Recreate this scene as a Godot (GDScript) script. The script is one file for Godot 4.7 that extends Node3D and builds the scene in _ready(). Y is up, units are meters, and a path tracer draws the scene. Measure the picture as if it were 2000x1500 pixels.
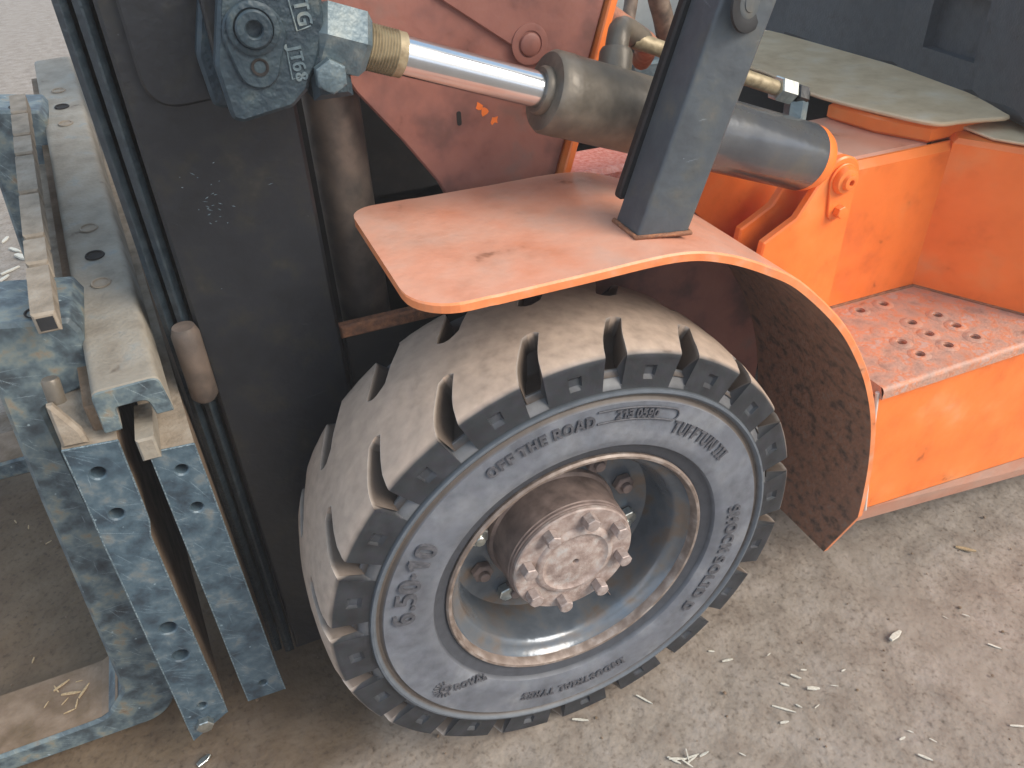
extends Node3D
# A forklift seen close at its front wheel. Axes: x runs back along the machine, y up, z out towards the viewer; the wheel's axle is at x 0, y 0.294.

var mats := {}
var used := {}
var rng := RandomNumberGenerator.new()
var forklift: Node3D
const WHITE := Color(1, 1, 1)


# ---------------------------------------------------------------- mesh helpers
class Shape:
	var v := PackedVector3Array()
	var n := PackedVector3Array()
	var c := PackedColorArray()
	var tint := Color(1, 1, 1)

	func tri(p: Vector3, q: Vector3, r: Vector3, a: Vector3, b: Vector3, d: Vector3, ca = null, cb = null, cd = null) -> void:
		var g := (r - p).cross(q - p)
		if g.length_squared() < 1e-20:
			return
		if ca == null:
			ca = tint
			cb = tint
			cd = tint
		if g.dot(a + b + d) >= 0.0:
			v.append(p); v.append(q); v.append(r)
			n.append(a); n.append(b); n.append(d)
			c.append(ca); c.append(cb); c.append(cd)
		else:
			v.append(p); v.append(r); v.append(q)
			n.append(a); n.append(d); n.append(b)
			c.append(ca); c.append(cd); c.append(cb)

	func flat(p: Vector3, q: Vector3, r: Vector3, out: Vector3) -> void:
		var g := (r - p).cross(q - p)
		if g.length_squared() < 1e-20:
			return
		g = g.normalized()
		if g.dot(out) < 0.0:
			g = -g
		tri(p, q, r, g, g, g)

	func quad(p: Vector3, q: Vector3, r: Vector3, s: Vector3, out: Vector3) -> void:
		flat(p, q, r, out)
		flat(p, r, s, out)

	func quadn(p: Vector3, q: Vector3, r: Vector3, s: Vector3, a: Vector3, b: Vector3, d: Vector3, e: Vector3) -> void:
		tri(p, q, r, a, b, d)
		tri(p, r, s, a, d, e)

	func mesh() -> ArrayMesh:
		var arr := []
		arr.resize(Mesh.ARRAY_MAX)
		arr[Mesh.ARRAY_VERTEX] = v
		arr[Mesh.ARRAY_NORMAL] = n
		arr[Mesh.ARRAY_COLOR] = c
		var m := ArrayMesh.new()
		m.add_surface_from_arrays(Mesh.PRIMITIVE_TRIANGLES, arr)
		return m

	func add(o: Shape, xf: Transform3D) -> void:
		for i in o.v.size():
			v.append(xf * o.v[i])
			n.append((xf.basis * o.n[i]).normalized())
			c.append(o.c[i])


func put(parent: Node, called: String, s: Shape, m: Material) -> MeshInstance3D:
	var o := MeshInstance3D.new()
	o.name = called
	o.mesh = s.mesh()
	o.material_override = m
	parent.add_child(o, true)
	return o


func group(parent: Node, called: String) -> Node3D:
	var o := Node3D.new()
	o.name = called
	parent.add_child(o, true)
	return o


func tag(o: Node, label := "", category := "", grp := "", kind := "") -> void:
	if label: o.set_meta("label", label)
	if category: o.set_meta("category", category)
	if grp: o.set_meta("group", grp)
	if kind: o.set_meta("kind", kind)


func ccw(poly: PackedVector2Array) -> PackedVector2Array:
	var a := 0.0
	for i in poly.size():
		a += poly[i].cross(poly[(i + 1) % poly.size()])
	if a < 0.0:
		poly.reverse()
	return poly


func inset(poly: PackedVector2Array, b: float) -> PackedVector2Array:
	var out := PackedVector2Array()
	var k := poly.size()
	for i in k:
		var e0 := (poly[i] - poly[(i + k - 1) % k]).normalized()
		var e1 := (poly[(i + 1) % k] - poly[i]).normalized()
		var n0 := Vector2(-e0.y, e0.x)
		var n1 := Vector2(-e1.y, e1.x)
		var m := (n0 + n1)
		var d := m.length_squared()
		out.append(poly[i] + m * (2.0 * b / maxf(d, 0.6)))
	return out


# extrude an outline (in the xy plane of xf) from z0 (far) to z1 (near) with chamfered rims; skew shifts x, y per metre inward
func prism(poly: PackedVector2Array, z0: float, z1: float, bev := 0.0, xf := Transform3D(), skew := Vector2.ZERO, s: Shape = null, smooth_deg := 32.0) -> Shape:
	if s == null:
		s = Shape.new()
	poly = ccw(poly.duplicate())
	var k := poly.size()
	var inn := inset(poly, bev) if bev > 0.0 else poly
	var at := func(p: Vector2, z: float) -> Vector3:
		var d := (z1 - z) * skew
		return xf * Vector3(p.x + d.x, p.y + d.y, z)
	var en := PackedVector2Array()
	for i in k:
		var e := (poly[(i + 1) % k] - poly[i]).normalized()
		en.append(Vector2(e.y, -e.x))
	var lim := cos(deg_to_rad(smooth_deg))
	for i in k:
		var j := (i + 1) % k
		var na := en[i]
		var nb := en[i]
		if en[(i + k - 1) % k].dot(en[i]) > lim:
			na = (en[(i + k - 1) % k] + en[i]).normalized()
		if en[j].dot(en[i]) > lim:
			nb = (en[j] + en[i]).normalized()
		var wa := xf.basis * Vector3(na.x, na.y, 0)
		var wb := xf.basis * Vector3(nb.x, nb.y, 0)
		s.quadn(at.call(poly[i], z1 - bev), at.call(poly[j], z1 - bev), at.call(poly[j], z0 + bev), at.call(poly[i], z0 + bev), wa, wb, wb, wa)
		if bev > 0.0:
			for f in [1.0, -1.0]:
				var ze: float = z1 if f > 0 else z0
				var zi: float = z1 - bev if f > 0 else z0 + bev
				var up := xf.basis * Vector3(0, 0, f)
				var ma := (wa + up).normalized()
				var mb := (wb + up).normalized()
				s.quadn(at.call(poly[i], zi), at.call(poly[j], zi), at.call(inn[j], ze), at.call(inn[i], ze), ma, mb, mb, ma)
	var ids := Geometry2D.triangulate_polygon(inn)
	if ids.is_empty():
		ids = Geometry2D.triangulate_polygon(poly)
	if ids.is_empty():
		push_warning("outline not filled")
		print("NOT FILLED ", poly)
	for f in [1.0, -1.0]:
		var z: float = z1 if f > 0 else z0
		var up := xf.basis * Vector3(0, 0, f)
		for i in range(0, ids.size(), 3):
			s.tri(at.call(inn[ids[i]], z), at.call(inn[ids[i + 1]], z), at.call(inn[ids[i + 2]], z), up, up, up)
	return s


func rect(x0: float, y0: float, x1: float, y1: float) -> PackedVector2Array:
	return PackedVector2Array([Vector2(x0, y0), Vector2(x1, y0), Vector2(x1, y1), Vector2(x0, y1)])


func box(a: Vector3, b: Vector3, bev := 0.002, s: Shape = null) -> Shape:
	return prism(rect(a.x, a.y, b.x, b.y), a.z, b.z, bev, Transform3D(), Vector2.ZERO, s)


# round the corners of an outline: radius per corner
func rounded(pts: Array, rad: Array, seg := 5) -> PackedVector2Array:
	var out := PackedVector2Array()
	var k := pts.size()
	for i in k:
		var p: Vector2 = pts[i]
		var r: float = rad[i % rad.size()]
		if r <= 0.0:
			out.append(p)
			continue
		var a: Vector2 = (pts[(i + k - 1) % k] - p)
		var b: Vector2 = (pts[(i + 1) % k] - p)
		var half := absf(a.angle_to(b)) / 2.0
		var d := minf(r / tan(half), minf(a.length(), b.length()) * 0.49)
		var p0 := p + a.normalized() * d
		var p1 := p + b.normalized() * d
		for q in seg + 1:
			var t := float(q) / seg
			out.append(p0.lerp(p, t).lerp(p.lerp(p1, t), t))
	return out


func circle(c: Vector2, r: float, seg := 24) -> PackedVector2Array:
	var out := PackedVector2Array()
	for i in seg:
		out.append(c + Vector2.from_angle(TAU * i / seg) * r)
	return out


# turn a profile of (radius, z) about the z axis of xf
func lathe(prof: Array, xf := Transform3D(), seg := 40, s: Shape = null, crease := 40.0) -> Shape:
	if s == null:
		s = Shape.new()
	var k := prof.size()
	var sn := []
	for j in k - 1:
		var e: Vector2 = (prof[j + 1] - prof[j]).normalized()
		sn.append(Vector2(-e.y, e.x))
	var lim := cos(deg_to_rad(crease))
	for j in k - 1:
		var n0: Vector2 = sn[j]
		var n1: Vector2 = sn[j]
		if j > 0 and sn[j - 1].dot(sn[j]) > lim:
			n0 = (sn[j - 1] + sn[j]).normalized()
		if j < k - 2 and sn[j + 1].dot(sn[j]) > lim:
			n1 = (sn[j + 1] + sn[j]).normalized()
		for i in seg:
			var a := TAU * i / seg
			var b := TAU * (i + 1) / seg
			var P := func(q: Vector2, t: float) -> Vector3: return xf * Vector3(q.x * cos(t), q.x * sin(t), q.y)
			var N := func(q: Vector2, t: float) -> Vector3: return (xf.basis * Vector3(q.x * cos(t), q.x * sin(t), q.y)).normalized()
			s.quadn(P.call(prof[j], a), P.call(prof[j], b), P.call(prof[j + 1], b), P.call(prof[j + 1], a), N.call(n0, a), N.call(n0, b), N.call(n1, b), N.call(n1, a))
	return s


func tube(pts: Array, r: float, seg := 12, s: Shape = null) -> Shape:
	if s == null:
		s = Shape.new()
	var rings := []
	var ref := Vector3(0.31, 0.2, 0.93).normalized()
	for i in pts.size():
		var d: Vector3 = (pts[mini(i + 1, pts.size() - 1)] - pts[maxi(i - 1, 0)]).normalized()
		var u := (ref - d * ref.dot(d)).normalized()
		ref = u
		var w := d.cross(u)
		var ring := []
		for j in seg:
			var a := TAU * j / seg
			ring.append(u * cos(a) + w * sin(a))
		rings.append(ring)
	for i in pts.size() - 1:
		for j in seg:
			var q := (j + 1) % seg
			s.quadn(pts[i] + rings[i][j] * r, pts[i] + rings[i][q] * r, pts[i + 1] + rings[i + 1][q] * r, pts[i + 1] + rings[i + 1][j] * r, rings[i][j], rings[i][q], rings[i + 1][q], rings[i + 1][j])
	for e in [0, pts.size() - 1]:
		var out: Vector3 = (pts[e] - pts[1 if e == 0 else e - 1]).normalized()
		for j in seg:
			s.tri(pts[e], pts[e] + rings[e][j] * r, pts[e] + rings[e][(j + 1) % seg] * r, out, out, out)
	return s


func curve(pts: Array, per := 6) -> Array:
	var out := []
	var k := pts.size()
	for i in k - 1:
		for j in per:
			var t := float(j) / per
			out.append(pts[i].cubic_interpolate(pts[i + 1], pts[maxi(i - 1, 0)], pts[mini(i + 2, k - 1)], t))
	out.append(pts[k - 1])
	return out


func along(at: Vector3, dir: Vector3, up := Vector3.UP) -> Transform3D:
	var z := dir.normalized()
	var x := up.cross(z)
	if x.length() < 0.01:
		x = Vector3.RIGHT.cross(z)
	x = x.normalized()
	return Transform3D(Basis(x, z.cross(x), z), at)


# a hexagon head with a chamfered top, base at the origin of xf, growing along z
func hexagon(xf: Transform3D, r: float, h: float, s: Shape = null) -> Shape:
	s = prism(circle(Vector2.ZERO, r, 6), 0.0, h, r * 0.1, xf, Vector2.ZERO, s, 10.0)
	return lathe([Vector2(r * 0.84, h + 0.0002), Vector2(r * 0.7, h + r * 0.05), Vector2(0, h + r * 0.06)], xf, 18, s)


# a convex four-cornered face with a round hole in it: the face, a chamfer, the wall and the floor of the hole
func holed(s: Shape, corner: Array, c: Vector3, r: float, n: Vector3, depth: float, chamfer := 0.0012, floor_too := true) -> void:
	var u: Vector3 = (corner[1] - corner[0]).normalized()
	u = (u - n * u.dot(n)).normalized()
	var w := n.cross(u)
	var loc := []
	for q in corner:
		loc.append(Vector2((q - c).dot(u), (q - c).dot(w)))
	var angs := []
	for i in 20:
		angs.append(TAU * i / 20.0 - PI)
	for q in loc:
		angs.append(q.angle())
	angs.sort()
	var edge := func(a: float) -> Vector3:
		var d := Vector2.from_angle(a)
		var best := 1e9
		for i in loc.size():
			var p0: Vector2 = loc[i]
			var e: Vector2 = loc[(i + 1) % loc.size()] - p0
			var den := d.cross(e)
			if absf(den) < 1e-12:
				continue
			var t := p0.cross(e) / den
			var q := p0.cross(d) / den
			if t > 0.0 and q > -1e-4 and q < 1.0001:
				best = minf(best, t)
		return c + u * d.x * best + w * d.y * best
	for i in angs.size():
		var a: float = angs[i]
		var b: float = angs[(i + 1) % angs.size()]
		var da := u * cos(a) + w * sin(a)
		var db := u * cos(b) + w * sin(b)
		var R := r + chamfer
		s.quadn(edge.call(a), edge.call(b), c + db * R, c + da * R, n, n, n, n)
		var m := (n - da).normalized()
		s.quadn(c + da * R, c + db * R, c + db * r - n * chamfer, c + da * r - n * chamfer, m, m, m, m)
		s.quadn(c + da * r - n * chamfer, c + db * r - n * chamfer, c + db * r - n * depth, c + da * r - n * depth, -da, -db, -db, -da)
		if floor_too:
			s.tri(c + da * r - n * depth, c + db * r - n * depth, c - n * depth, n, n, n)


# letters as raised mesh; bent round an arc of radius arc when arc > 0 (clockwise, tops outward, centred on angle mid)
func letters(text: String, size: float, depth: float, xf: Transform3D, arc := 0.0, mid := 0.0, stretch := 1.0) -> Shape:
	var f := SystemFont.new()
	f.font_names = PackedStringArray(["Droid Sans"])
	f.font_weight = 700
	var t := TextMesh.new()
	t.font = f
	t.text = text
	t.font_size = 32
	t.pixel_size = size / 23.0
	t.depth = depth
	t.curve_step = 1.5
	var a := t.get_mesh_arrays()
	var vs: PackedVector3Array = a[Mesh.ARRAY_VERTEX]
	var ns: PackedVector3Array = a[Mesh.ARRAY_NORMAL]
	var ix = a[Mesh.ARRAY_INDEX]
	var s := Shape.new()
	var pv := []
	var pn := []
	for i in vs.size():
		var p := vs[i]
		p.x *= stretch
		var q := ns[i]
		if arc > 0.0:
			var th := mid - p.x / arc
			var er := Vector3(cos(th), sin(th), 0)
			var et := Vector3(sin(th), -cos(th), 0)
			pv.append(xf * (er * (arc + p.y) + Vector3(0, 0, p.z)))
			pn.append(xf.basis * (er * q.y + et * q.x + Vector3(0, 0, q.z)))
		else:
			pv.append(xf * p)
			pn.append((xf.basis * q).normalized())
	var k: int = ix.size() if ix != null and ix.size() else vs.size()
	for i in range(0, k, 3):
		var i0: int = ix[i] if ix != null and ix.size() else i
		var i1: int = ix[i + 1] if ix != null and ix.size() else i + 1
		var i2: int = ix[i + 2] if ix != null and ix.size() else i + 2
		s.tri(pv[i0], pv[i1], pv[i2], pn[i0], pn[i1], pn[i2])
	return s


# ---------------------------------------------------------------- materials
func ramp_of(stops: Array) -> Gradient:
	var g := Gradient.new()
	var off := PackedFloat32Array()
	var col := PackedColorArray()
	for st in stops:
		off.append(st[0])
		col.append(st[1])
	g.offsets = off
	g.colors = col
	return g


func noise_tex(sd: int, freq: float, stops: Array, octaves := 5, size := 512, kind := FastNoiseLite.TYPE_SIMPLEX_SMOOTH) -> NoiseTexture2D:
	var f := FastNoiseLite.new()
	f.seed = sd
	f.noise_type = kind
	f.frequency = freq
	f.fractal_octaves = octaves
	f.fractal_gain = 0.55
	var t := NoiseTexture2D.new()
	t.width = size
	t.height = size
	t.seamless = true
	t.seamless_blend_skirt = 0.2
	t.noise = f
	t.color_ramp = ramp_of(stops)
	return t


func bump_tex(sd: int, freq: float, strength: float, octaves := 4, size := 512) -> NoiseTexture2D:
	var t := noise_tex(sd, freq, [[0.0, Color.BLACK], [1.0, Color.WHITE]], octaves, size)
	t.color_ramp = null
	t.as_normal_map = true
	t.bump_strength = strength
	return t


# colours given as sRGB hex; metres = size of one repeat
func surf(called: String, sd: int, freq: float, stops: Array, metres: float, rough: float, metal := 0.0, bump: Texture2D = null, bump_scale := 1.0, spec := 0.5) -> StandardMaterial3D:
	var m := StandardMaterial3D.new()
	m.resource_name = called
	m.albedo_texture = noise_tex(sd, freq, stops)
	m.roughness = rough
	m.metallic = metal
	m.metallic_specular = spec
	m.uv1_triplanar = true
	m.uv1_world_triplanar = true
	m.uv1_triplanar_sharpness = 4.0
	m.uv1_scale = Vector3.ONE / metres
	if bump:
		m.normal_enabled = true
		m.normal_texture = bump
		m.normal_scale = bump_scale
	mats[called] = m
	return m


func h(s: String) -> Color:
	return Color.html(s)


# scratched paint: a noise base with thin pale scratches and chips drawn over it
func scratched(called: String, sd: int, base: Array, mark: Color, count: int, chips: int, metres: float, rough: float, metal: float, slant: float, bump: Texture2D = null, bs := 1.0) -> StandardMaterial3D:
	var r := RandomNumberGenerator.new()
	r.seed = sd
	var N := 512
	var f := FastNoiseLite.new()
	f.seed = sd
	f.frequency = 0.016
	f.fractal_gain = 0.6
	f.fractal_octaves = 5
	var src := f.get_seamless_image(N, N)
	var g := ramp_of(base)
	var im := Image.create(N, N, false, Image.FORMAT_RGBA8)
	for y in N:
		for x in N:
			im.set_pixel(x, y, g.sample(src.get_pixel(x, y).r))
	for k in count:
		var p := Vector2(r.randf() * N, r.randf() * N)
		var d := Vector2.from_angle(slant + r.randfn(0.0, 0.35))
		var ln := r.randf_range(5, 46) * (2.0 if r.randf() < 0.1 else 1.0)
		var al := r.randf_range(0.1, 0.6)
		for t in int(ln):
			var q := p + d * t
			var fade := sin(PI * t / ln) * al
			var xi := posmod(int(q.x), N)
			var yi := posmod(int(q.y), N)
			im.set_pixel(xi, yi, im.get_pixel(xi, yi).lerp(mark, fade))
	for k in chips:
		var p := Vector2(r.randf() * N, r.randf() * N)
		var rad := r.randf_range(0.6, 2.6)
		for yy in range(-4, 5):
			for xx in range(-4, 5):
				if Vector2(xx, yy).length() + r.randf() * 0.8 < rad:
					var xi := posmod(int(p.x) + xx, N)
					var yi := posmod(int(p.y) + yy, N)
					im.set_pixel(xi, yi, im.get_pixel(xi, yi).lerp(mark, 0.75))
	var m := StandardMaterial3D.new()
	m.resource_name = called
	m.albedo_texture = ImageTexture.create_from_image(im)
	m.roughness = rough
	m.metallic = metal
	m.uv1_triplanar = true
	m.uv1_world_triplanar = true
	m.uv1_triplanar_sharpness = 5.0
	m.uv1_scale = Vector3.ONE / metres
	if bump:
		m.normal_enabled = true
		m.normal_texture = bump
		m.normal_scale = bs
	mats[called] = m
	return m


func make_materials() -> void:
	# sparse darker specks and smears of dirt laid over most surfaces
	var specks := noise_tex(4, 0.016, [[0.0, h("8a7c72")], [0.10, h("c9c0b8")], [0.17, h("efebe8")], [0.40, h("fbfaf9")], [0.62, h("ffffff")], [1.0, h("ffffff")]], 7)
	var fine := bump_tex(3, 0.05, 1.0)
	var grit := bump_tex(5, 0.12, 2.2)
	var cast := bump_tex(8, 0.09, 1.8)
	surf("orange", 11, 0.006, [[0.0, h("d96c30")], [0.3, h("ec7934")], [0.6, h("f07f3a")], [0.8, h("ea8a4c")], [1.0, h("da956c")]], 0.55, 0.33, 0.0, fine, 0.25)
	surf("orange_dusty", 12, 0.012, [[0.0, h("d0896a")], [0.3, h("d3947a")], [0.62, h("d19c85")], [0.85, h("cba08d")], [1.0, h("bd917c")]], 0.7, 0.3, 0.0, fine, 0.4)
	surf("orange_edge", 121, 0.02, [[0.0, h("d77c4c")], [0.5, h("e58855")], [1.0, h("d69a7c")]], 0.4, 0.4, 0.0, fine, 0.4)
	surf("grime", 122, 0.03, [[0.0, h("5e4234")], [0.5, h("84583f")], [1.0, h("a8704c")]], 0.2, 0.8, 0.0, grit, 1.0)
	surf("edge_worn", 123, 0.05, [[0.0, h("42525c")], [0.45, h("61727b")], [0.7, h("8a999f")], [1.0, h("a9b2b2")]], 0.10, 0.4, 0.4, fine, 0.5)
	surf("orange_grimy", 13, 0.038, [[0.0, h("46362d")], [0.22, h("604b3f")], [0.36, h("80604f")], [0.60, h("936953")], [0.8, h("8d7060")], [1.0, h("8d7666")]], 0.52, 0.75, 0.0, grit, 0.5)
	surf("shaded_orange", 14, 0.01, [[0.0, h("573c35")], [0.32, h("7b5047")], [0.5, h("8d5b4f")], [0.7, h("925f52")], [1.0, h("7c625a")]], 0.55, 0.55, 0.0, fine, 0.4)  # dusty orange body paint, darkened in colour for the shade it sits in
	surf("step_dust", 15, 0.022, [[0.0, h("97796c")], [0.36, h("b58d7b")], [0.55, h("c18a72")], [0.63, h("c87f5c")], [0.72, h("bd9484")], [1.0, h("b09a90")]], 0.36, 0.6, 0.0, grit, 0.4)
	scratched("black_mast", 21, [[0.0, h("101216")], [0.5, h("17191e")], [0.8, h("22211f")], [1.0, h("332e2a")]], h("5c6367"), 16, 6, 0.46, 0.42, 0.0, 0.5, fine, 0.5)
	scratched("worn_steel", 22, [[0.0, h("28323a")], [0.28, h("394853")], [0.48, h("445661")], [0.64, h("50616b")], [0.78, h("626d72")], [1.0, h("73716b")]], h("93a3ab"), 600, 30, 0.34, 0.5, 0.15, 0.75, fine, 1.2)
	scratched("fork_steel", 222, [[0.0, h("2e3337")], [0.3, h("434e54")], [0.5, h("59676c")], [0.68, h("6f7876")], [0.82, h("80786a")], [1.0, h("6f5c49")]], h("a9b6ba"), 500, 50, 0.34, 0.55, 0.1, 0.75, fine, 1.0)
	scratched("post_paint", 23, [[0.0, h("43474b")], [0.5, h("4d5256")], [0.8, h("575855")], [1.0, h("645d57")]], h("99a3a9"), 50, 6, 0.4, 0.5, 0.0, 2.6, fine, 0.5)
	surf("cast_black", 24, 0.02, [[0.0, h("1c2931")], [0.45, h("26353e")], [0.7, h("36444a")], [1.0, h("5c5c55")]], 0.35, 0.55, 0.1, cast, 0.8)
	surf("dusty_bar", 25, 0.014, [[0.0, h("766f64")], [0.45, h("8b8376")], [0.7, h("928b7f")], [1.0, h("848886")]], 0.4, 0.8, 0.0, grit, 0.35)
	surf("dust_tan", 26, 0.02, [[0.0, h("6f6557")], [0.5, h("8b7f70")], [1.0, h("9b9285")]], 0.3, 0.85, 0.0, grit, 0.4)
	surf("barrel", 27, 0.012, [[0.0, h("5c6066")], [0.4, h("6c6f73")], [0.65, h("787774")], [1.0, h("857b6e")]], 0.5, 0.2, 0.6, fine, 0.35)
	surf("gland", 28, 0.016, [[0.0, h("4f4a43")], [0.4, h("635b50")], [0.7, h("766c5f")], [1.0, h("85796a")]], 0.4, 0.42, 0.2, fine, 0.5)
	surf("thread", 29, 0.03, [[0.0, h("6e6049")], [0.5, h("95866a")], [1.0, h("b0a184")]], 0.2, 0.55, 0.3, fine, 0.5)
	surf("boss", 30, 0.02, [[0.0, h("46555c")], [0.5, h("5d6c72")], [1.0, h("8a8d86")]], 0.3, 0.45, 0.2, cast, 0.6)
	var chrome := surf("chrome", 31, 0.01, [[0.0, h("c9cdd2")], [1.0, h("dfe2e6")]], 0.5, 0.16, 1.0)
	chrome.metallic_specular = 0.6
	surf("dusty_tube", 321, 0.014, [[0.0, h("38332f")], [0.4, h("544a43")], [0.7, h("6a5c52")], [1.0, h("78685c")]], 0.4, 0.5, 0.1, fine, 0.5)
	surf("rail_black", 322, 0.03, [[0.0, h("1c242a")], [0.5, h("273138")], [1.0, h("3e464a")]], 0.3, 0.32, 0.1, cast, 0.6)
	surf("zinc", 32, 0.03, [[0.0, h("9aa09c")], [0.6, h("c4c7c2")], [1.0, h("d8d9d2")]], 0.2, 0.28, 0.9)
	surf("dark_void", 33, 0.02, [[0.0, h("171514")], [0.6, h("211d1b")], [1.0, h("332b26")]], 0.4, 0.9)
	surf("plastic", 34, 0.03, [[0.0, h("3b3f44")], [0.5, h("42464b")], [1.0, h("4b4d50")]], 0.3, 0.55, 0.0, grit, 0.35)
	surf("mat_rubber", 35, 0.012, [[0.0, h("c8ac88")], [0.5, h("d8bd98")], [1.0, h("dfcbb0")]], 0.5, 0.6, 0.0, fine, 0.5)
	surf("black_rubber", 36, 0.03, [[0.0, h("141517")], [1.0, h("232325")]], 0.3, 0.6)
	surf("rim_paint", 37, 0.011, [[0.0, h("535a62")], [0.38, h("636a72")], [0.58, h("6e6e6f")], [0.76, h("73675e")], [1.0, h("7d6d61")]], 0.35, 0.24, 0.4, fine, 0.4)
	surf("rim_lip", 38, 0.02, [[0.0, h("63544b")], [0.4, h("796a60")], [0.65, h("8b7d74")], [1.0, h("a79f99")]], 0.25, 0.5, 0.2, fine, 0.5)
	surf("hub_rust", 39, 0.022, [[0.0, h("77655d")], [0.4, h("94827a")], [0.65, h("a6978f")], [1.0, h("aba8a6")]], 0.25, 0.62, 0.1, grit, 0.4)
	surf("hub_side", 40, 0.02, [[0.0, h("524540")], [0.5, h("75645d")], [1.0, h("8f7c73")]], 0.3, 0.65, 0.1, fine, 0.5)
	surf("bolt_head", 41, 0.03, [[0.0, h("8d7b74")], [0.6, h("a89a94")], [1.0, h("bdb3ae")]], 0.15, 0.5, 0.3)
	surf("pink_rough", 42, 0.05, [[0.0, h("c25f4a")], [0.5, h("d58a7c")], [1.0, h("e3b3a8")]], 0.2, 0.35, 0.0, cast, 1.5)
	surf("hose", 43, 0.03, [[0.0, h("4a4038")], [0.5, h("6d5d50")], [1.0, h("8b7a6a")]], 0.25, 0.7)
	surf("hose_red", 44, 0.03, [[0.0, h("7a4a38")], [0.5, h("a06a52")], [1.0, h("b28a72")]], 0.25, 0.65)
	surf("backing_white", 45, 0.02, [[0.0, h("c9cfc8")], [1.0, h("e2e6e0")]], 0.4, 0.5)
	surf("splinter", 46, 0.05, [[0.0, h("aaa596")], [0.5, h("c2bdb0")], [1.0, h("d4d1c8")]], 0.1, 0.7)
	surf("straw", 47, 0.05, [[0.0, h("8f7654")], [0.5, h("ad9470")], [1.0, h("c6b391")]], 0.1, 0.75)
	surf("fork_top", 48, 0.014, [[0.0, h("5e4c36")], [0.5, h("786451")], [1.0, h("8e7b68")]], 0.4, 0.85, 0.0, grit, 0.4)
	var tr := surf("tyre", 49, 0.03, [[0.0, h("d2d2d2")], [0.4, h("e8e8e8")], [0.7, h("f4f4f4")], [1.0, h("ffffff")]], 0.3, 0.56, 0.0, fine, 0.3, 0.5)
	tr.vertex_color_use_as_albedo = true
	surf("tyre_letter", 50, 0.03, [[0.0, h("3c3c40")], [0.5, h("4b4b50")], [1.0, h("636164")]], 0.15, 0.65)
	surf("seam_white", 51, 0.03, [[0.0, h("b9a89c")], [1.0, h("d8cdc4")]], 0.3, 0.7)
	for q in [["orange", 0.47], ["orange_dusty", 0.31], ["orange_edge", 0.35], ["shaded_orange", 0.29], ["plastic", 0.4], ["mat_rubber", 0.3], ["post_paint", 0.37], ["step_dust", 0.23], ["fork_top", 0.3], ["dusty_bar", 0.24]]:
		var m: StandardMaterial3D = mats[q[0]]
		m.detail_enabled = true
		m.detail_blend_mode = BaseMaterial3D.BLEND_MODE_MUL
		m.detail_albedo = specks
		m.uv2_triplanar = true
		m.uv2_world_triplanar = true
		m.uv2_scale = Vector3.ONE / (q[1] as float)
	# bare earth and concrete floor under a film of dust
	var g := StandardMaterial3D.new()
	g.resource_name = "floor_dirt"
	g.albedo_texture = noise_tex(61, 0.011, [[0.0, h("7c7065")], [0.3, h("887d72")], [0.5, h("8f857a")], [0.7, h("958b81")], [1.0, h("9f968d")]], 6, 1024)
	g.detail_enabled = true
	g.detail_blend_mode = BaseMaterial3D.BLEND_MODE_MUL
	g.detail_albedo = noise_tex(62, 0.07, [[0.0, h("9a948e")], [0.25, h("dedad6")], [0.42, h("f5f3f1")], [1.0, h("ffffff")]], 4, 1024)
	g.roughness = 0.92
	g.uv1_triplanar = true
	g.uv1_world_triplanar = true
	g.uv1_scale = Vector3.ONE / 0.9
	g.uv2_triplanar = true
	g.uv2_world_triplanar = true
	g.uv2_scale = Vector3.ONE / 0.31
	g.normal_enabled = true
	g.normal_texture = bump_tex(63, 0.03, 8.0, 6, 1024)
	g.normal_scale = 0.3
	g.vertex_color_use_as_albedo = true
	mats["floor_dirt"] = g


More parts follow.
